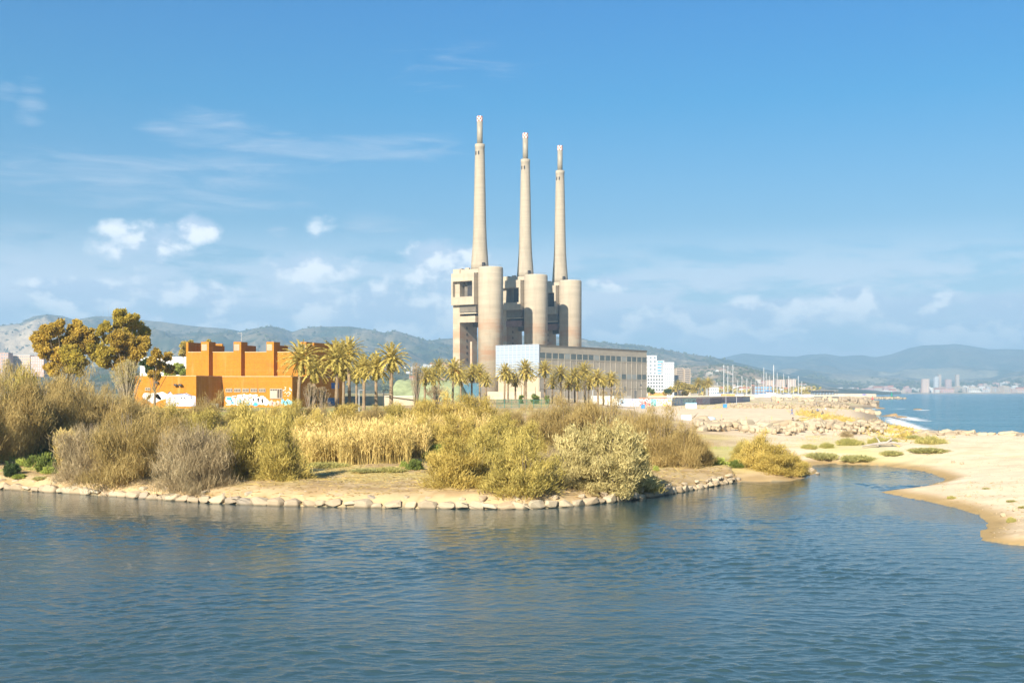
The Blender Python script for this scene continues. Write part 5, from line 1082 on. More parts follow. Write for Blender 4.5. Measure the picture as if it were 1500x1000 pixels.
row = walk(bank[1:17], lambda: random.uniform(.85, 1.3))
for (x, y, a) in row:
    s = random.uniform(.5, .8) if x < 14 else random.uniform(.4, .6)
    stone(x, y+.05, random.uniform(.12, .24), s, 'pale weathered stone in the front row edging the river', 'stones edging the river bank', 1.15, .95, .85, rz=a+random.uniform(-.3, .3))
for (x, y, a) in walk(bank[1:17], lambda: random.uniform(1.5, 2.9)):
    stone(x+.3, y+random.uniform(.7, 1.1), random.uniform(.5, .68), random.uniform(.28, .46), 'smaller grey stone lying behind the front row on the bank', 'stones behind the front row', 1.1, .9, .8)
for k in range(11):
    X, Y, Z = hit(random.uniform(1035, 1083), random.uniform(700, 712)); stone(X, Y, Z+.1, random.uniform(.25, .5), 'pale stone in the small pile where the stone row ends', 'stone pile at the end of the row')
for k in range(8):
    X, Y = wl(random.uniform(1183, 1202), random.uniform(688, 697)); stone(X, Y, .08, random.uniform(.2, .36), 'dark wet stone at the tip of the bank below the golden bush', 'wet stones at the inlet tip')
# big breakwater
cnt = 0
for k in range(98):
    px = 1022+random.random()**.95*275; t_ = random.random(); Yb = 158+ (px-1022)*.08; Y = Yb+t_*26; X = xat(px, Y); zg = gz(X, Y); s = random.uniform(.95, 1.45)*(1.4 if random.random() < .3 else 1)*(1 if px < 1230 else .8)
    stone(X, Y, max(zg, 1.3)+.15+math.sin(t_*math.pi)*.55+random.uniform(-.15, .2), s, 'big sunlit boulder in the breakwater between river bank and beach', 'boulders of the breakwater', 1.05, .9, .85)
for k in range(38):
    px = random.uniform(1285, 1520); Y = random.uniform(158, 175); X = xat(px, Y); zg = gz(X, Y); stone(X, Y, max(zg, 1.2)+.1, random.uniform(.6, 1.25), 'low half-buried boulder in the row between sand bar and sea', 'half-buried boulders along the sea edge', 1.3, .9, .6)
def rubble(name, n, pxr, Yr_, zoff, sr):
    V = []; Fs = []; off = 0
    tm = []
    for me in SMS[:5]: tm.append((np.array([v_.co[:] for v_ in me.vertices]), np.array([p.vertices[:] for p in me.polygons])))
    for _ in range(n):
        Vt, Ft = tm[rng.integers(5)]; Y = rng.uniform(*Yr_); X = xat(rng.uniform(*pxr), Y); s = rng.uniform(*sr)
        if s < .2 and gz(X, Y) < .12: continue
        a = rng.uniform(0, 6.28); c_, s_ = math.cos(a), math.sin(a); Rm = np.array([[c_, -s_, 0], [s_, c_, 0], [0, 0, 1]])
        V.append((Vt*s)@Rm+np.array([X, Y, (max(gz(X, Y), .2) if s >= .2 else gz(X, Y))+rng.uniform(0, zoff)])); Fs.append(Ft+off); off += len(Vt)
    return tag(np_mesh(name, np.concatenate(V), np.concatenate(Fs), SM), kind='stuff')
rubble('rock_rubble', 150, (1066, 1190), (395, 455), .5, (.7, 1.3)); rubble('rock_rubble', 120, (1188, 1242), (430, 560), 1.2, (.8, 1.7)); rubble('rock_rubble', 90, (1230, 1285), (600, 800), 1.5, (1.2, 2.4)); rubble('rock_rubble', 60, (1130, 1235), (640, 860), 1.2, (1.0, 2.2))
rubble('rock_rubble', 150, (1022, 1300), (160, 188), .9, (.35, .85)); rubble('beach_pebbles', 420, (1300, 1560), (56, 150), .02, (.03, .10)); rubble('bank_pebbles', 260, (-20, 1060), (80, 96), .02, (.04, .13))
for k in range(12):
    px = random.uniform(1252, 1288); Y = random.uniform(395, 440); X = xat(px, Y); stone(X, Y, max(gz(X, Y), .2)+.3, random.uniform(1.0, 2.0), 'brown wave-washed rock in the low groyne at the beach edge', 'rocks of the small groyne')
wr = simple('wet_brown_rock', (.30, .20, .10), .6, .3, 1.5)
for px, py, s, lb in ((1303, 609.5, 2.6, 'brown rock in the surf nearest the groyne'), (1322, 611.5, 1.6, 'smaller brown rock right of the one in the surf'), (1345, 599.8, 1.8, 'dark rock awash farther out at sea'), (1291, 598.3, 2.2, 'low rock off the end of the square groyne')):
    X, Y = wl(px, py); me = SMS[3].copy(); me.materials[0] = wr; stone(X, Y, .1, s, lb, None, 1.4, .9, .45, me, 0)

# dark scrub and street trees scattered through the far towns
def scrub(name, n, fn, sz, mat):
    V = []; Fs = []; Ts = []; off = 0
    for _ in range(n):
        x, y, z = fn(); s_ = random.uniform(*sz); k = 26; d = unit(rng.normal(size=(k, 3))); P = np.array([x, y, z+s_*.4])+d*s_*np.array([.9, .9, .55])*(rng.random(k)**.4)[:, None]
        a = leaves(P, np.full(k, s_*.75), np.full(k, s_*.55), rng.random(k)); V.append(a[0]); Fs.append(a[1]+off); Ts.append(a[2]); off += len(a[0])
    tag(np_mesh(name, np.concatenate(V), np.concatenate(Fs), mat, np.concatenate(Ts)), kind='stuff')
scrub('town_trees', 260, lambda: (lambda Y, p: (xat(p, Y), Y, 3.5+max(0, (Y-1500)*.008)))(random.uniform(1500, 3200), random.uniform(1030, 1195)), (4, 9), F_OLV)
F_SCR = foliage('hill_scrub_leaves', (.09, .11, .04), (.22, .22, .09))
scrub('hillside_scrub', 700, lambda: hC(random.uniform(985, 1200), random.uniform(.1, .98)), (3, 7), F_SCR); scrub('hillside_scrub', 700, lambda: hE(random.uniform(560, 700), random.uniform(.1, .98)), (3, 6), F_SCR)
scrub('hillside_scrub', 600, lambda: hD(random.uniform(1180, 1515), random.uniform(.02, .6)), (6, 16), F_SCR); scrub('hillside_scrub', 900, lambda: hA(random.uniform(-10, 660), random.uniform(.2, .95)), (4, 11), F_SCR); scrub('hillside_scrub', 500, lambda: hA(random.uniform(855, 1080), random.uniform(.2, .95)), (4, 11), F_SCR)
# ================================================================ painted beach wall and pavilion
def spray(name, cols_, scale, base=(.3, .3, .3)):
    m, nt, b = newmat(name); v = coords(nt, scale); n = noise(nt, 1, 3, v, .6, 2.5); k = len(cols_)
    r_ = nt.nodes.new('ShaderNodeValToRGB'); r_.color_ramp.interpolation = 'CONSTANT'; e = r_.color_ramp.elements
    while len(e) < k: e.new(.5)
    for i, c in enumerate(cols_): e[i].position = 0 if i == 0 else .30+.40*i/k; e[i].color = (*c, 1)
    nt.links.new(n, r_.inputs[0]); nt.links.new(r_.outputs[0], b.inputs['Base Color']); b.inputs['Roughness'].default_value = .8; return m
def facing(pa, Ya, pb, Yb): return (xat(pa, Ya), Ya), (xat(pb, Yb), Yb)
def slab(parent, o0, p, q, z0, z1, mat, name, th=.3, off=0.0):
    (ax, ay), (qx, qy) = p, q; L = math.hypot(qx-ax, qy-ay); e = ((qx-ax)/L, (qy-ay)/L); nn = (-e[1], e[0])
    return MB().fbox((ax-o0[0], ay-o0[1]), e, nn, 0, L, off, off+th, z0, z1).build(name, mat, parent)
Yw = 452.0; zb = 2.2; ow = (xat(899, Yw), Yw); mw = thing('mural_wall', 'low beach wall painted with red, black, teal and yellow murals, right of the white scrawled wall', 'wall', (ow[0], ow[1], zb))
bl, rd, tl, yl, wt, bk, mg, sky_ = (.03, .10, .45), (.60, .06, .03), (.03, .30, .32), (.75, .50, .04), (.75, .74, .72), (.03, .03, .035), (.5, .2, .35), (.35, .5, .65)
slab(mw, ow, (xat(899, Yw), Yw), (xat(984, Yw), Yw), -1, 3.2, whitew, 'wall_panel')
zt = 3.1
for (a1, a2, cs, sc_) in ((905, 917, [wt, bk, sky_, wt], (.9, .9, .9)), (918, 932, [wt, (.1, .1, .3), wt, rd], (.8, .8, .8)), (936.5, 953, [rd, bk, wt, (.45, .05, .08), rd], (.45, .45, .9)), (953.5, 961, [bk, tl, (.3, .6, .65), bk], (.6, .6, .6)), (962, 983, [yl, bl, wt, (.7, .3, .05), yl], (.6, .6, .9))):
    slab(mw, ow, (xat(a1, Yw), Yw), (xat(a2, Yw), Yw), .1, zt, spray('mural_paint', cs, sc_), 'mural', .03, -.04)
slab(mw, ow, (xat(936, Yw), Yw), (xat(983.5, Yw), Yw), zt+.11, zt+.35, simple('mural_top_edge', (.5, .12, .04), .8, .5, .8), 'coping', .36, -.05)
zp = 2.2; P0, P1, P2 = (xat(983, 458), 458.0), (xat(1040, 520), 520.0), (xat(1099, 632), 632.0); pv_ = thing('beach_pavilion', 'long low flat-roofed pavilion covered in dark faded graffiti at the top of the beach', 'building', (P0[0], P0[1], zp))
dk = [(.10, .11, .13), (.16, .20, .22), (.22, .20, .24), (.14, .22, .24), (.30, .28, .30), (.12, .10, .12)]
segs = [(0, .28, [(0.17, 0.23, 0.28), (0.32, 0.41, 0.50), (0.47, 0.53, 0.62), (0.23, 0.28, 0.35)]), (.28, .62, [(0.17, 0.29, 0.28), (0.29, 0.47, 0.44), (0.53, 0.65, 0.62), (0.21, 0.24, 0.32)]), (.62, .8, [(0.35, 0.26, 0.28), (0.47, 0.35, 0.35), (0.26, 0.21, 0.24), (0.62, 0.50, 0.52)]), (.8, 1.0, [(0.35, 0.45, 0.55), (0.32, 0.28, 0.29), (0.47, 0.40, 0.43)])]
lerp = lambda p, q, t: (p[0]+(q[0]-p[0])*t, p[1]+(q[1]-p[1])*t)
for t0, t1, cs in segs: slab(pv_, P0, lerp(P0, P1, t0), lerp(P0, P1, t1-.004), -1, 3.15, spray('faded_graffiti', cs, (0.35, 0.35, 0.60)), 'wall_bay')
for t0, t1, cs in ((0, .25, [(0.10, 0.09, 0.10), (0.20, 0.17, 0.20), (0.14, 0.12, 0.14)]), (.25, .45, [(0.14, 0.14, 0.15), (0.32, 0.26, 0.32), (0.20, 0.20, 0.23)]), (.45, .62, [(0.21, 0.23, 0.28), (0.28, 0.28, 0.32)]), (.62, .8, [(0.35, 0.29, 0.35), (0.24, 0.24, 0.32), (0.44, 0.35, 0.41)]), (.8, 1, [(0.23, 0.28, 0.31), (0.35, 0.38, 0.44), (0.47, 0.47, 0.50)])):
    slab(pv_, P0, lerp(P1, P2, t0), lerp(P1, P2, t1-.004), -1, 3.15, spray('faded_graffiti', cs, (0.30, 0.30, 0.50)), 'wall_bay')
MB().prism([(0, -.5), (P1[0]-P0[0], P1[1]-P0[1]-.5), (P2[0]-P0[0]+.4, P2[1]-P0[1]-.5), (P2[0]-P0[0]-8, P2[1]-P0[1]+8), (P1[0]-P0[0]-12, P1[1]-P0[1]+9), (-8, 9)], 3.2, 3.5).build('roof', simple('dark_roof_edge', (.30, .27, .24), .8, .15), pv_)
sx0 = thing('stair_hut', 'pale block with a painted panel joining the mural wall to the dark pavilion', 'hut', (xat(973, 456), 455, 2.2)); MB().box(.8, 3.0, -.6, 2.5, -1, 4.4).build('wall', whitew, sx0); MB().box(.9, 2.9, -.66, -.61, .1, 2.4).build('mural', spray('pale_mural', [wt, (.3, .5, .55), (.5, .35, .5), wt], (.8, .8, .8)), sx0)
# raised terrace edges behind the pavilion
def terrace(label, pa, pb, Y, z0, z1, mat, dep=6): 
    t = thing('terrace_wall', label, 'wall', (xat(pa, Y), Y, z0)); MB().box(0, xat(pb, Y)-xat(pa, Y), 0, dep, -1.5, z1-z0).build('wall_panel', mat, t); return t
terrace('sandy retaining wall running behind the pavilion roof', 950, 1105, 760, 2.5, 5.4, simple('sand_render', (.55, .45, .32), .9, .2, .2)); terrace('orange painted low wall at the foot of the white tower blocks', 949, 977, 900, 2.5, 7.3, simple('orange_render', (.70, .33, .10), .9, .15, .3), 1)
terrace('orange beach kiosk wall above the pavilion roof', 1058, 1077, 780, 3, 6.6, MAT['orange_render'], 5); sw_ = terrace('long pale harbour wall in front of the sailing boats', 1092, 1192, 1010, 2.5, 5.9, simple('harbour_wall', (.58, .50, .40), .9, .15, .15), 8)
for k, (a, c_) in enumerate(((1120, .1), (1150, .5), (1178, .3))): MB().box(xat(a, 1010)-xat(1092, 1010), xat(a+9, 1010)-xat(1092, 1010), -.05, -.01, .1, 2.4).build('mural', spray('harbour_mural', [wt, (.5, .3, .4), (.4, .5, .6), wt], (.3, .3, .5)), sw_)
# pier
pr = thing('breakwater_pier', 'long pale stone pier with a rounded rocky tip reaching into the sea', 'pier', (xat(1188, 1300), 1300, 0)); L = xat(1322, 1300)-xat(1188, 1300)
MB().prism([(0, 0), (L-38, 0), (L-12, 4), (L, 14), (L-6, 26), (L-30, 34), (0, 40)], -2, 2.6).build('quay', simple('pier_rock', (.45, .34, .20), .95, .35, .12, bmp=.3), pr)
MB().prism([(0, 6), (L-42, 7), (L-26, 12), (L-24, 20), (L-40, 28), (0, 34)], 2.61, 5.9).build('sea_wall', simple('pier_stone', (.62, .52, .40), .95, .15, .1, bmp=.2), pr)
rubble('rock_rubble', 40, (1240, 1323), (1294, 1301), 1.2, (1.6, 2.8)); rubble('rock_rubble', 14, (1312, 1326), (1300, 1322), 1.0, (1.6, 2.8))
lh = thing('harbour_light', 'small green harbour light on the end of the pier', 'beacon', (xat(1308, 1308), 1308+4, 2.6), scale=(.62, .62, .62)); MB().lathe([(1.7, 0), (1.5, 3.3), (1.3, 5.2)], 12).build('tower', simple('green_beacon_paint', (.02, .30, .20), .5, .1), lh, True); MB().lathe([(2.0, 5.21), (2.0, 5.6), (.9, 5.6), (.9, 7.2), (.1, 7.9)], 12).build('lantern', MAT['green_beacon_paint'], lh)
ub = thing('parasol', 'violet parasol on the pier before the sea wall', 'parasol', (xat(1266, 1299), 1299, 2.6)); MB().tube([(0, 0, 0), (0, 0, 2.7)], .06, 5).build('pole', lp, ub); MB().lathe([(3.4, 1.9), (1.9, 2.7), (.1, 3.1)], 10).build('canopy', simple('violet_canvas', (.18, .16, .55), .7, .1), ub)
def buoy(px, py, c, lb):
    X, Y = wl(px, py); t = thing('buoy', lb, 'buoy', (X, Y, 0), 0, 'marker buoys at the harbour mouth'); s = Y/1000; MB().lathe([(.9*s, -.3*s), (1.4*s, .2*s), (1.1*s, .9*s), (.25*s, 1.2*s)], 12).build('float', c, t, True); MB().tube([(0, 0, 1.1*s), (0, 0, 3.2*s)], .22*s, 6).build('mast', c, t)
redp = simple('red_buoy_paint', (.65, .06, .04), .5, .1); yelp = simple('yellow_buoy_paint', (.7, .45, .03), .5, .1)
buoy(1278, 584.8, redp, 'red buoy right of the violet parasol'); buoy(1214, 583.4, redp, 'red buoy below the grey pavilion'); buoy(1199, 583.6, yelp, 'yellow buoy left of the red one below the pavilion')
# sailing boats
hullw = simple('white_gelcoat', (.72, .72, .72), .3, .05); mastm = simple('aluminium_mast', (.60, .60, .60), .4, .05, 1, .2); blue_c = simple('blue_sail_cover', (.04, .14, .36), .7, .1)
def boat_mesh():
    t = thing('sailing_boat', 'x', 'sailing boat', (0, 0, -40)); V = []; st_ = np.linspace(-1, 1, 11)
    m = MB(); n0 = 0
    for s_ in st_:
        w_ = 1.7*max(.03, (1-max(0, s_)**2.2))*(1 if s_ > -1 else .8); 
        for (yf, zf) in ((-1, 1.5), (-.75, .5), (0, -.5), (.75, .5), (1, 1.5)): m.v.append((s_*6, yf*w_, zf+.25*s_*s_ if zf > 1 else zf))
    for i in range(10):
        for j in range(4): m.f.append((i*5+j, i*5+j+1, (i+1)*5+j+1, (i+1)*5+j))
        m.f.append((i*5+4, i*5, (i+1)*5, (i+1)*5+4))
    m.f.append((0, 1, 2, 3, 4)); m.f.append((54, 53, 52, 51, 50)); m.build('hull', hullw, t)
    MB().prism([(-2.6, -1), (1.6, -.9), (2.6, -.4), (2.6, .4), (1.6, .9), (-2.6, 1)], 1.52, 2.2).build('cabin', hullw, t, bevel=.1)
    MB().tube([(1.2, 0, 1.5), (1.2, 0, 16)], [.30, .20], 6).build('mast', mastm, t); MB().tube([(1.2, 0, 3), (-4, 0, 3.1)], .22, 6).build('boom', blue_c, t)
    m = MB()
    for e in ((6, 0, 1.7), (-6, 0, 1.6)): m.tube([(1.2, 0, 15.8), e], .025, 3)
    m.build('stay', mastm, t); MB().tube([(1.2, -1.2, 10), (1.2, 1.2, 10)], .06, 4).build('spreader', mastm, t); return t
bt = boat_mesh(); KIDS[bt.name] = list(bt.children); first = True
mk = [(1058, 536, 1.15), (1064.5, 537, 1.15), (1071.5, 535.5, 1.15), (1085, 552, 1), (1092, 556, 1), (1117, 540, 1.1), (1120.5, 547, 1.1), (1126, 552, 1), (1130.5, 536, 1.6), (1137, 547, 1), (1146.5, 549, .9), (1153.5, 552, 1), (1161, 556, .9), (1167.5, 552, 1), (1099, 560, .9), (1105, 561, .9), (1110, 558, .9), (1142, 559, .9), (1156, 561, .8), (1173, 560, .8), (1049, 562, .9), (1079, 558, .9)]
wrd = ['left', 'second', 'right']
for k, (px, pt, sc_) in enumerate(mk):
    Y = 1120+(k*37) % 140; X = xat(px, Y); hm_ = zat(pt, Y)-2; s = sc_*1.15; o_ = dup(bt, (X, Y, 3.2), random.uniform(-.6, .6), (s, s, s)) if not first else bt
    if first: o_.location = (X, Y, 3.2); o_.scale = (s, s, s); first = False
    for c_ in o_.children:
        if c_.name.startswith(('mast', 'stay')): c_.scale = (1, 1, max(.6, hm_/(s*16)))
    big = k in (0, 1, 2); o_['label'] = {0: 'sailing boat with the leftmost of three equally tall masts over the marina', 1: 'sailing boat with the middle of three equally tall masts over the marina', 2: 'sailing boat with the rightmost of three equally tall masts over the marina', 8: 'biggest white sailing boat with the tallest mast in the middle of the marina', 5: 'sailing boat with a tall mast just left of the biggest boat'}.get(k, 'smaller sailing boat moored among the masts of the marina'); o_['group'] = 'sailing boats in the marina' if k not in (8,) else 'large yachts'
# beach furniture
def put(px, pyb): return hit(px, pyb)
X, Y, Z = put(1012, 597.8); kk = thing('white_kiosk', 'small white beach cabin with a blue roof below the pavilion', 'cabin', (X, Y, Z)); MB().box(-1.8, 1.8, -1.2, 1.2, -.3, 1.7).build('wall', whitep, kk, bevel=.03); MB().prism([(-1.95, -1.35), (1.95, -1.35), (1.95, 1.35), (-1.95, 1.35)], 1.71, 1.95).build('roof', simple('light_blue_paint', (.22, .42, .66), .6, .1), kk); MB().box(1.81, 1.84, -.5, .4, 0, 1.5).build('door', lp, kk)
X, Y, Z = put(1005, 614.5); kk = thing('grey_container', 'white and grey storage box beside the upturned blue boat', 'container', (X, Y, Z)); MB().box(-.95, .95, -.5, .5, -.2, .95).build('box_body', spray('scuffed_box_paint', [wt, (.45, .44, .42), wt, (.3, .3, .3)], (1.5, 1.5, 2)), kk, bevel=.02); MB().box(-1.0, 1.0, -.55, .55, .96, 1.04).build('lid', simple('tan_lid', (.45, .36, .25), .8, .1), kk)
X, Y, Z = put(1036, 615.5); kk = thing('upturned_boat', 'upturned pale blue rowing boat with a blue rim on the sand', 'boat', (X, Y, Z), .06); m = MB(); st_ = np.linspace(-1, 1, 13)
for s_ in st_:
    w_ = .75*(1-abs(s_)**3*.75); hh = .62*(1-abs(s_)**4*.45)
    for t_ in range(7): a = math.pi*t_/6; m.v.append((s_*1.65-(hh*.25 if s_ < 0 else 0), -w_*math.cos(a), .12+hh*math.sin(a)**.7))
for i in range(12):
    for j in range(6): m.f.append((i*7+j, i*7+j+1, (i+1)*7+j+1, (i+1)*7+j))
m.f.append(tuple(range(7))); m.f.append(tuple(range(84, 91))); m.build('hull', simple('pale_blue_hull', (.40, .52, .62), .5, .12), kk, True); MB().prism([(-1.7, -.5), (-1.2, -.8), (1.2, -.8), (1.68, -.35), (1.68, .35), (1.2, .8), (-1.2, .8), (-1.7, .5)], -.02, .12).build('rim', simple('blue_rim_paint', (.04, .16, .50), .5, .1), kk)
for px, py, lb in ((1062, 597.6, 'blue bin beside the white rubble on the beach'), (942, 598.4, 'blue bin before the mural wall')):
    X, Y, Z = put(px, py); kk = thing('beach_bin', lb, 'bin', (X, Y, Z)); MB().box(-.62, .62, -.5, .5, .1, 1.25).build('bin_body', simple('blue_bin_plastic', (.04, .22, .48), .5, .1), kk, bevel=.06); MB().box(-.68, .68, -.56, .56, 1.26, 1.4).build('bin_lid', MAT['blue_bin_plastic'], kk)
def post(px, pyb, pyt, lb, arm=False, r_=.12, name='lamp_post', cat='lamp post'):
    X, Y, Z = put(px, pyb); hh = (pyb-pyt)*Y/F; t = thing(name, lb, cat, (X, Y, Z)); MB().tube([(0, 0, -.2), (0, 0, hh)], [r_, r_*.7], 6).build('pole', lp, t); MB().box(-.1, .9 if arm else .35, -.12, .12, hh+.01, hh+.16).build('lamp_head', simple('lamp_head_grey', (.2, .2, .2), .5, .1), t); return t
post(1063.5, 592.8, 573.5, 'slim lamp post in front of the pavilion, left one'); post(1079, 594.5, 568, 'taller lamp post in front of the pavilion, right one'); post(931, 598.5, 588, 'dark post with a box before the white scrawled wall', False, .18)
post(868, 600, 572, 'grey post rising from the brown bushes by the painted wall'); post(562, 600, 572, 'street lamp behind the left palms', True); post(526, 602, 572, 'street lamp close to the brick building corner', True)
for px, py, lb in ((1057, 612, 'left of three stakes marking the sand'), (1093, 615.5, 'middle of three stakes marking the sand'), (1130.5, 614.5, 'right of three stakes marking the sand')):
    X, Y, Z = put(px, py); o_ = MB().tube([(0, 0, -.2), (.02, 0, .75)], .045, 6).build('sand_stake', simple('yellow_stake', (.62, .42, .10), .8, .2)); o_.location = (X, Y, Z); tag(o_, 'thin yellow stake in the sand, '+lb, 'stake')
# driftwood
X, Y, Z = put(1292, 655); dw = thing('driftwood', 'bleached grey driftwood branch with stubs on the sand bar', 'driftwood', (X, Y, Z)); dwm = simple('bleached_wood', (.36, .31, .26), .9, .3, 5)
MB().tube([(-2.6, -.9, .12), (-1.2, -.2, .3), (.2, 0, .45), (1.4, .1, .5), (2.4, .2, .35)], [.07, .14, .22, .18, .06], 8).build('trunk', dwm, dw)
for q in (((-.2, 0, .4), (-.5, .1, 1.0), (-.8, .1, 1.25)), ((.5, 0, .45), (.9, -.3, .9), (1.3, -.4, 1.0)), ((1.0, .1, .5), (1.2, .3, .95), (1.0, .4, 1.3)), ((0, 0, .4), (-.6, -.5, .3), (-1.0, -.9, .15))): MB().tube(q, [.13, .08, .03], 6).build('branch', dwm, dw)
X, Y, Z = put(1240, 638); bush('gr1', 1240, 640, 629, 20, 'grey leafless tuft growing among the big boulders', name='grey_shrub', cat='shrub')
# masts on the ridge
for px, py, hh, lb in ((158.5, 464.5, 60, 'thin lattice radio mast on the ridge above the rusty trees, right one'), (151, 464.5, 38, 'short radio mast on the ridge, left of the taller one'), (378, 481, 34, 'thin mast on the mountain ridge over the brick building')):
    Y = 6500; t = MB().tube([(0, 0, -25), (0, 0, hh)], [1.6, .8], 5).build('radio_mast', simple('mast_grey', (.35, .36, .4), .6, .1)); t.location = (xat(px, Y), Y, zat(py, Y)); tag(t, lb, 'mast')
# ================================================================ people
def skinm(name, joints, edges, mat, parent, sub=1):
    me = bpy.data.meshes.new(name); me.from_pydata([j[0] for j in joints], edges, []); o_ = link(name, me); o_.modifiers.new('s', 'SKIN'); o_.modifiers.new('u', 'SUBSURF').levels = sub
    for v_, j in zip(me.skin_vertices[0].data, joints): v_.radius = (j[1], j[1] if len(j) < 3 else j[2])
    me.skin_vertices[0].data[0].use_root = True
    dg = bpy.context.evaluated_depsgraph_get(); m2 = bpy.data.meshes.new_from_object(o_.evaluated_get(dg)); m2.materials.clear(); m2.materials.append(mat); bpy.data.objects.remove(o_); bpy.data.meshes.remove(me)
    for p in m2.polygons: p.use_smooth = True
    return link(name, m2, parent)
skin_m = simple('skin', (.48, .28, .18), .6, .08); hair_m = simple('dark_hair', (.05, .03, .02), .8, .2)
def person(px, py, top, trousers, label, pose='stand', rz=0.0, sc=1.0, hat=None):
    X, Y, Z = put(px, py); t = thing('person', label, 'person', (X, Y, Z), rz, None, (sc, sc, sc))
    if pose == 'stand': J = {'pel': (0, 0, .93), 'ch': (0, -.01, 1.28), 'nk': (0, -.01, 1.47), 'hd': (0, -.03, 1.62), 'kl': (-.11, -.05, .50), 'al': (-.12, .06, .08), 'tl': (-.13, -.10, .04), 'kr': (.11, .0, .50), 'ar': (.13, .03, .08), 'tr': (.14, -.13, .04), 'sl': (-.18, 0, 1.40), 'el': (-.25, .03, 1.13), 'hl': (-.23, -.12, .93), 'sr': (.18, 0, 1.40), 'er': (.25, .03, 1.13), 'hr': (.22, -.12, .93)}
    elif pose == 'walk': J = {'pel': (0, 0, .92), 'ch': (0, -.04, 1.27), 'nk': (0, -.06, 1.46), 'hd': (0, -.10, 1.61), 'kl': (-.10, -.20, .52), 'al': (-.11, -.32, .09), 'tl': (-.11, -.48, .06), 'kr': (.10, .08, .49), 'ar': (.11, .36, .13), 'tr': (.11, .26, .04), 'sl': (-.18, -.03, 1.39), 'el': (-.24, .14, 1.14), 'hl': (-.22, .10, .93), 'sr': (.18, -.03, 1.39), 'er': (.24, -.12, 1.13), 'hr': (.2, -.30, 1.0)}
    else: J = {'pel': (0, .1, .14), 'ch': (0, .06, .48), 'nk': (0, .02, .66), 'hd': (0, -.02, .81), 'kl': (-.15, -.32, .48), 'al': (-.14, -.58, .08), 'tl': (-.14, -.74, .05), 'kr': (.15, -.30, .46), 'ar': (.14, -.60, .08), 'tr': (.14, -.76, .05), 'sl': (-.18, .04, .60), 'el': (-.24, -.14, .42), 'hl': (-.15, -.38, .50), 'sr': (.18, .04, .60), 'er': (.25, -.12, .40), 'hr': (.15, -.38, .48)}
    rad = {'pel': .12, 'ch': .13, 'nk': .055, 'hd': .095, 'kl': .055, 'al': .04, 'tl': .035, 'kr': .055, 'ar': .04, 'tr': .035, 'sl': .05, 'el': .038, 'hl': .03, 'sr': .05, 'er': .038, 'hr': .03}
    ks = list(J); E = [('pel', 'ch'), ('ch', 'nk'), ('nk', 'hd'), ('pel', 'kl'), ('kl', 'al'), ('al', 'tl'), ('pel', 'kr'), ('kr', 'ar'), ('ar', 'tr'), ('ch', 'sl'), ('sl', 'el'), ('el', 'hl'), ('ch', 'sr'), ('sr', 'er'), ('er', 'hr')]
    skinm('body', [(J[k], rad[k]) for k in ks], [(ks.index(a), ks.index(b_)) for a, b_ in E], skin_m, t)
    k1 = ['pel', 'ch', 'nk', 'sl', 'el', 'sr', 'er']; e1 = [('pel', 'ch'), ('ch', 'nk'), ('ch', 'sl'), ('sl', 'el'), ('ch', 'sr'), ('sr', 'er')]; wr_ = {'pel': .165, 'ch': .175, 'nk': .07, 'sl': .08, 'el': .06, 'sr': .08, 'er': .06}
    skinm('jacket', [(J[k], wr_[k]) for k in k1], [(k1.index(a), k1.index(b_)) for a, b_ in e1], top, t)
    k2 = ['pel', 'kl', 'al', 'kr', 'ar']; e2 = [('pel', 'kl'), ('kl', 'al'), ('pel', 'kr'), ('kr', 'ar')]; w2 = {'pel': .155, 'kl': .085, 'al': .062, 'kr': .085, 'ar': .062}
    skinm('trousers', [(J[k], w2[k]) for k in k2], [(k2.index(a), k2.index(b_)) for a, b_ in e2], trousers, t)
    bm = bmesh.new(); bmesh.ops.create_icosphere(bm, subdivisions=2, radius=.125)
    for v_ in bm.verts: v_.co = Vector((v_.co.x*.9, v_.co.y+.02+J['hd'][1], v_.co.z*.95+.06+J['hd'][2]))
    me = bpy.data.meshes.new('hair'); bm.to_mesh(me); bm.free(); me.materials.append(hat or hair_m); link('hair', me, t); return t
cl_ = lambda n_, c: simple(n_, c, .85, .12, 6)
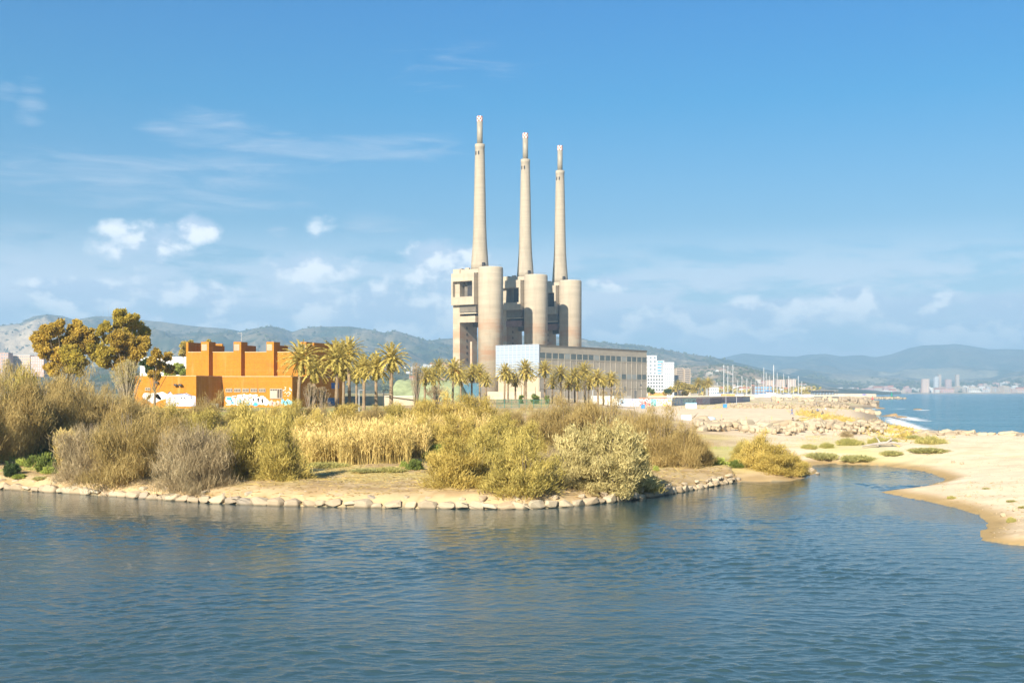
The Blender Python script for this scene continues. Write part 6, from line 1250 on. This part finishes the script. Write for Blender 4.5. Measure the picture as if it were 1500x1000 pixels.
blu_, blk_, red_, gry_, wht_, jean = cl_('blue_cloth', (.05, .14, .40)), cl_('black_cloth', (.02, .02, .022)), cl_('red_cloth', (.62, .07, .03)), cl_('grey_cloth', (.14, .14, .15)), cl_('white_cloth', (.65, .63, .6)), cl_('denim', (.06, .12, .28))
person(1160, 607.8, blu_, jean, 'person in blue jacket and jeans walking on the beach above the boulders', 'walk', 1.2, 1.0); person(1161.5, 621.0, blk_, blk_, 'person in black crouching at the back edge of the big boulders', 'sit', .5, 1.25)
person(1140, 593.6, red_, gry_, 'person in a red top standing on the far sand', 'stand', .3, 1.15); person(1178, 591.6, gry_, blk_, 'dark dressed person standing left of the white rubble'); person(1196, 596, gry_, blk_, 'person in dark clothes beside the rubble heap, lower of two'); person(1204, 594, blk_, jean, 'person in dark clothes on the rubble heap, upper of two', 'walk')
person(1130, 589, gry_, gry_, 'person in grey far off left of the red dressed one'); person(1145, 586, blk_, gry_, 'person in black walking by the harbour wall, left of a pair', 'walk'); person(1148, 586.3, gry_, blk_, 'person in grey walking by the harbour wall, right of a pair', 'walk'); person(1136, 584.5, gry_, gry_, 'lone person standing before the harbour wall')
person(1190, 606.6, blk_, gry_, 'person in black sitting on the sand, leftmost of the sitters', 'sit', 1.0, 1.1); person(1205, 607.6, blk_, jean, 'person in black sitting on the sand, nearest the sea', 'sit', -.6, 1.1); person(1197.5, 603.4, blu_, gry_, 'person in blue sitting on the sand, farthest of the sitters', 'sit', .2, 1.1); person(1209.5, 605, wht_, skin_m, 'person in a white top standing behind the sitters', 'walk', .4)
person(1208, 588, blk_, blk_, 'person in black on the far groyne, left of two'); person(1211.5, 587.6, gry_, blk_, 'person in grey on the far groyne, right of two')
bush('br1', 1168, 620.5, 613.5, 12, 'dark brown brushwood lump beside the crouching person', name='brushwood', cat='brushwood')
for px, py, lb in ((1488, 748.5, 'dark stone on the sand near the right edge'), (1470, 757, 'grey stone on the sand by the beach bend'), (1418, 727.5, 'small grey stone above the shoreline'), (1409, 680, 'small pale stone on the open sand'), (1396, 678, 'small dark stone on the open sand')):
    X, Y, Z = put(px, py); stone(X, Y, Z+.08, .26, lb, None)
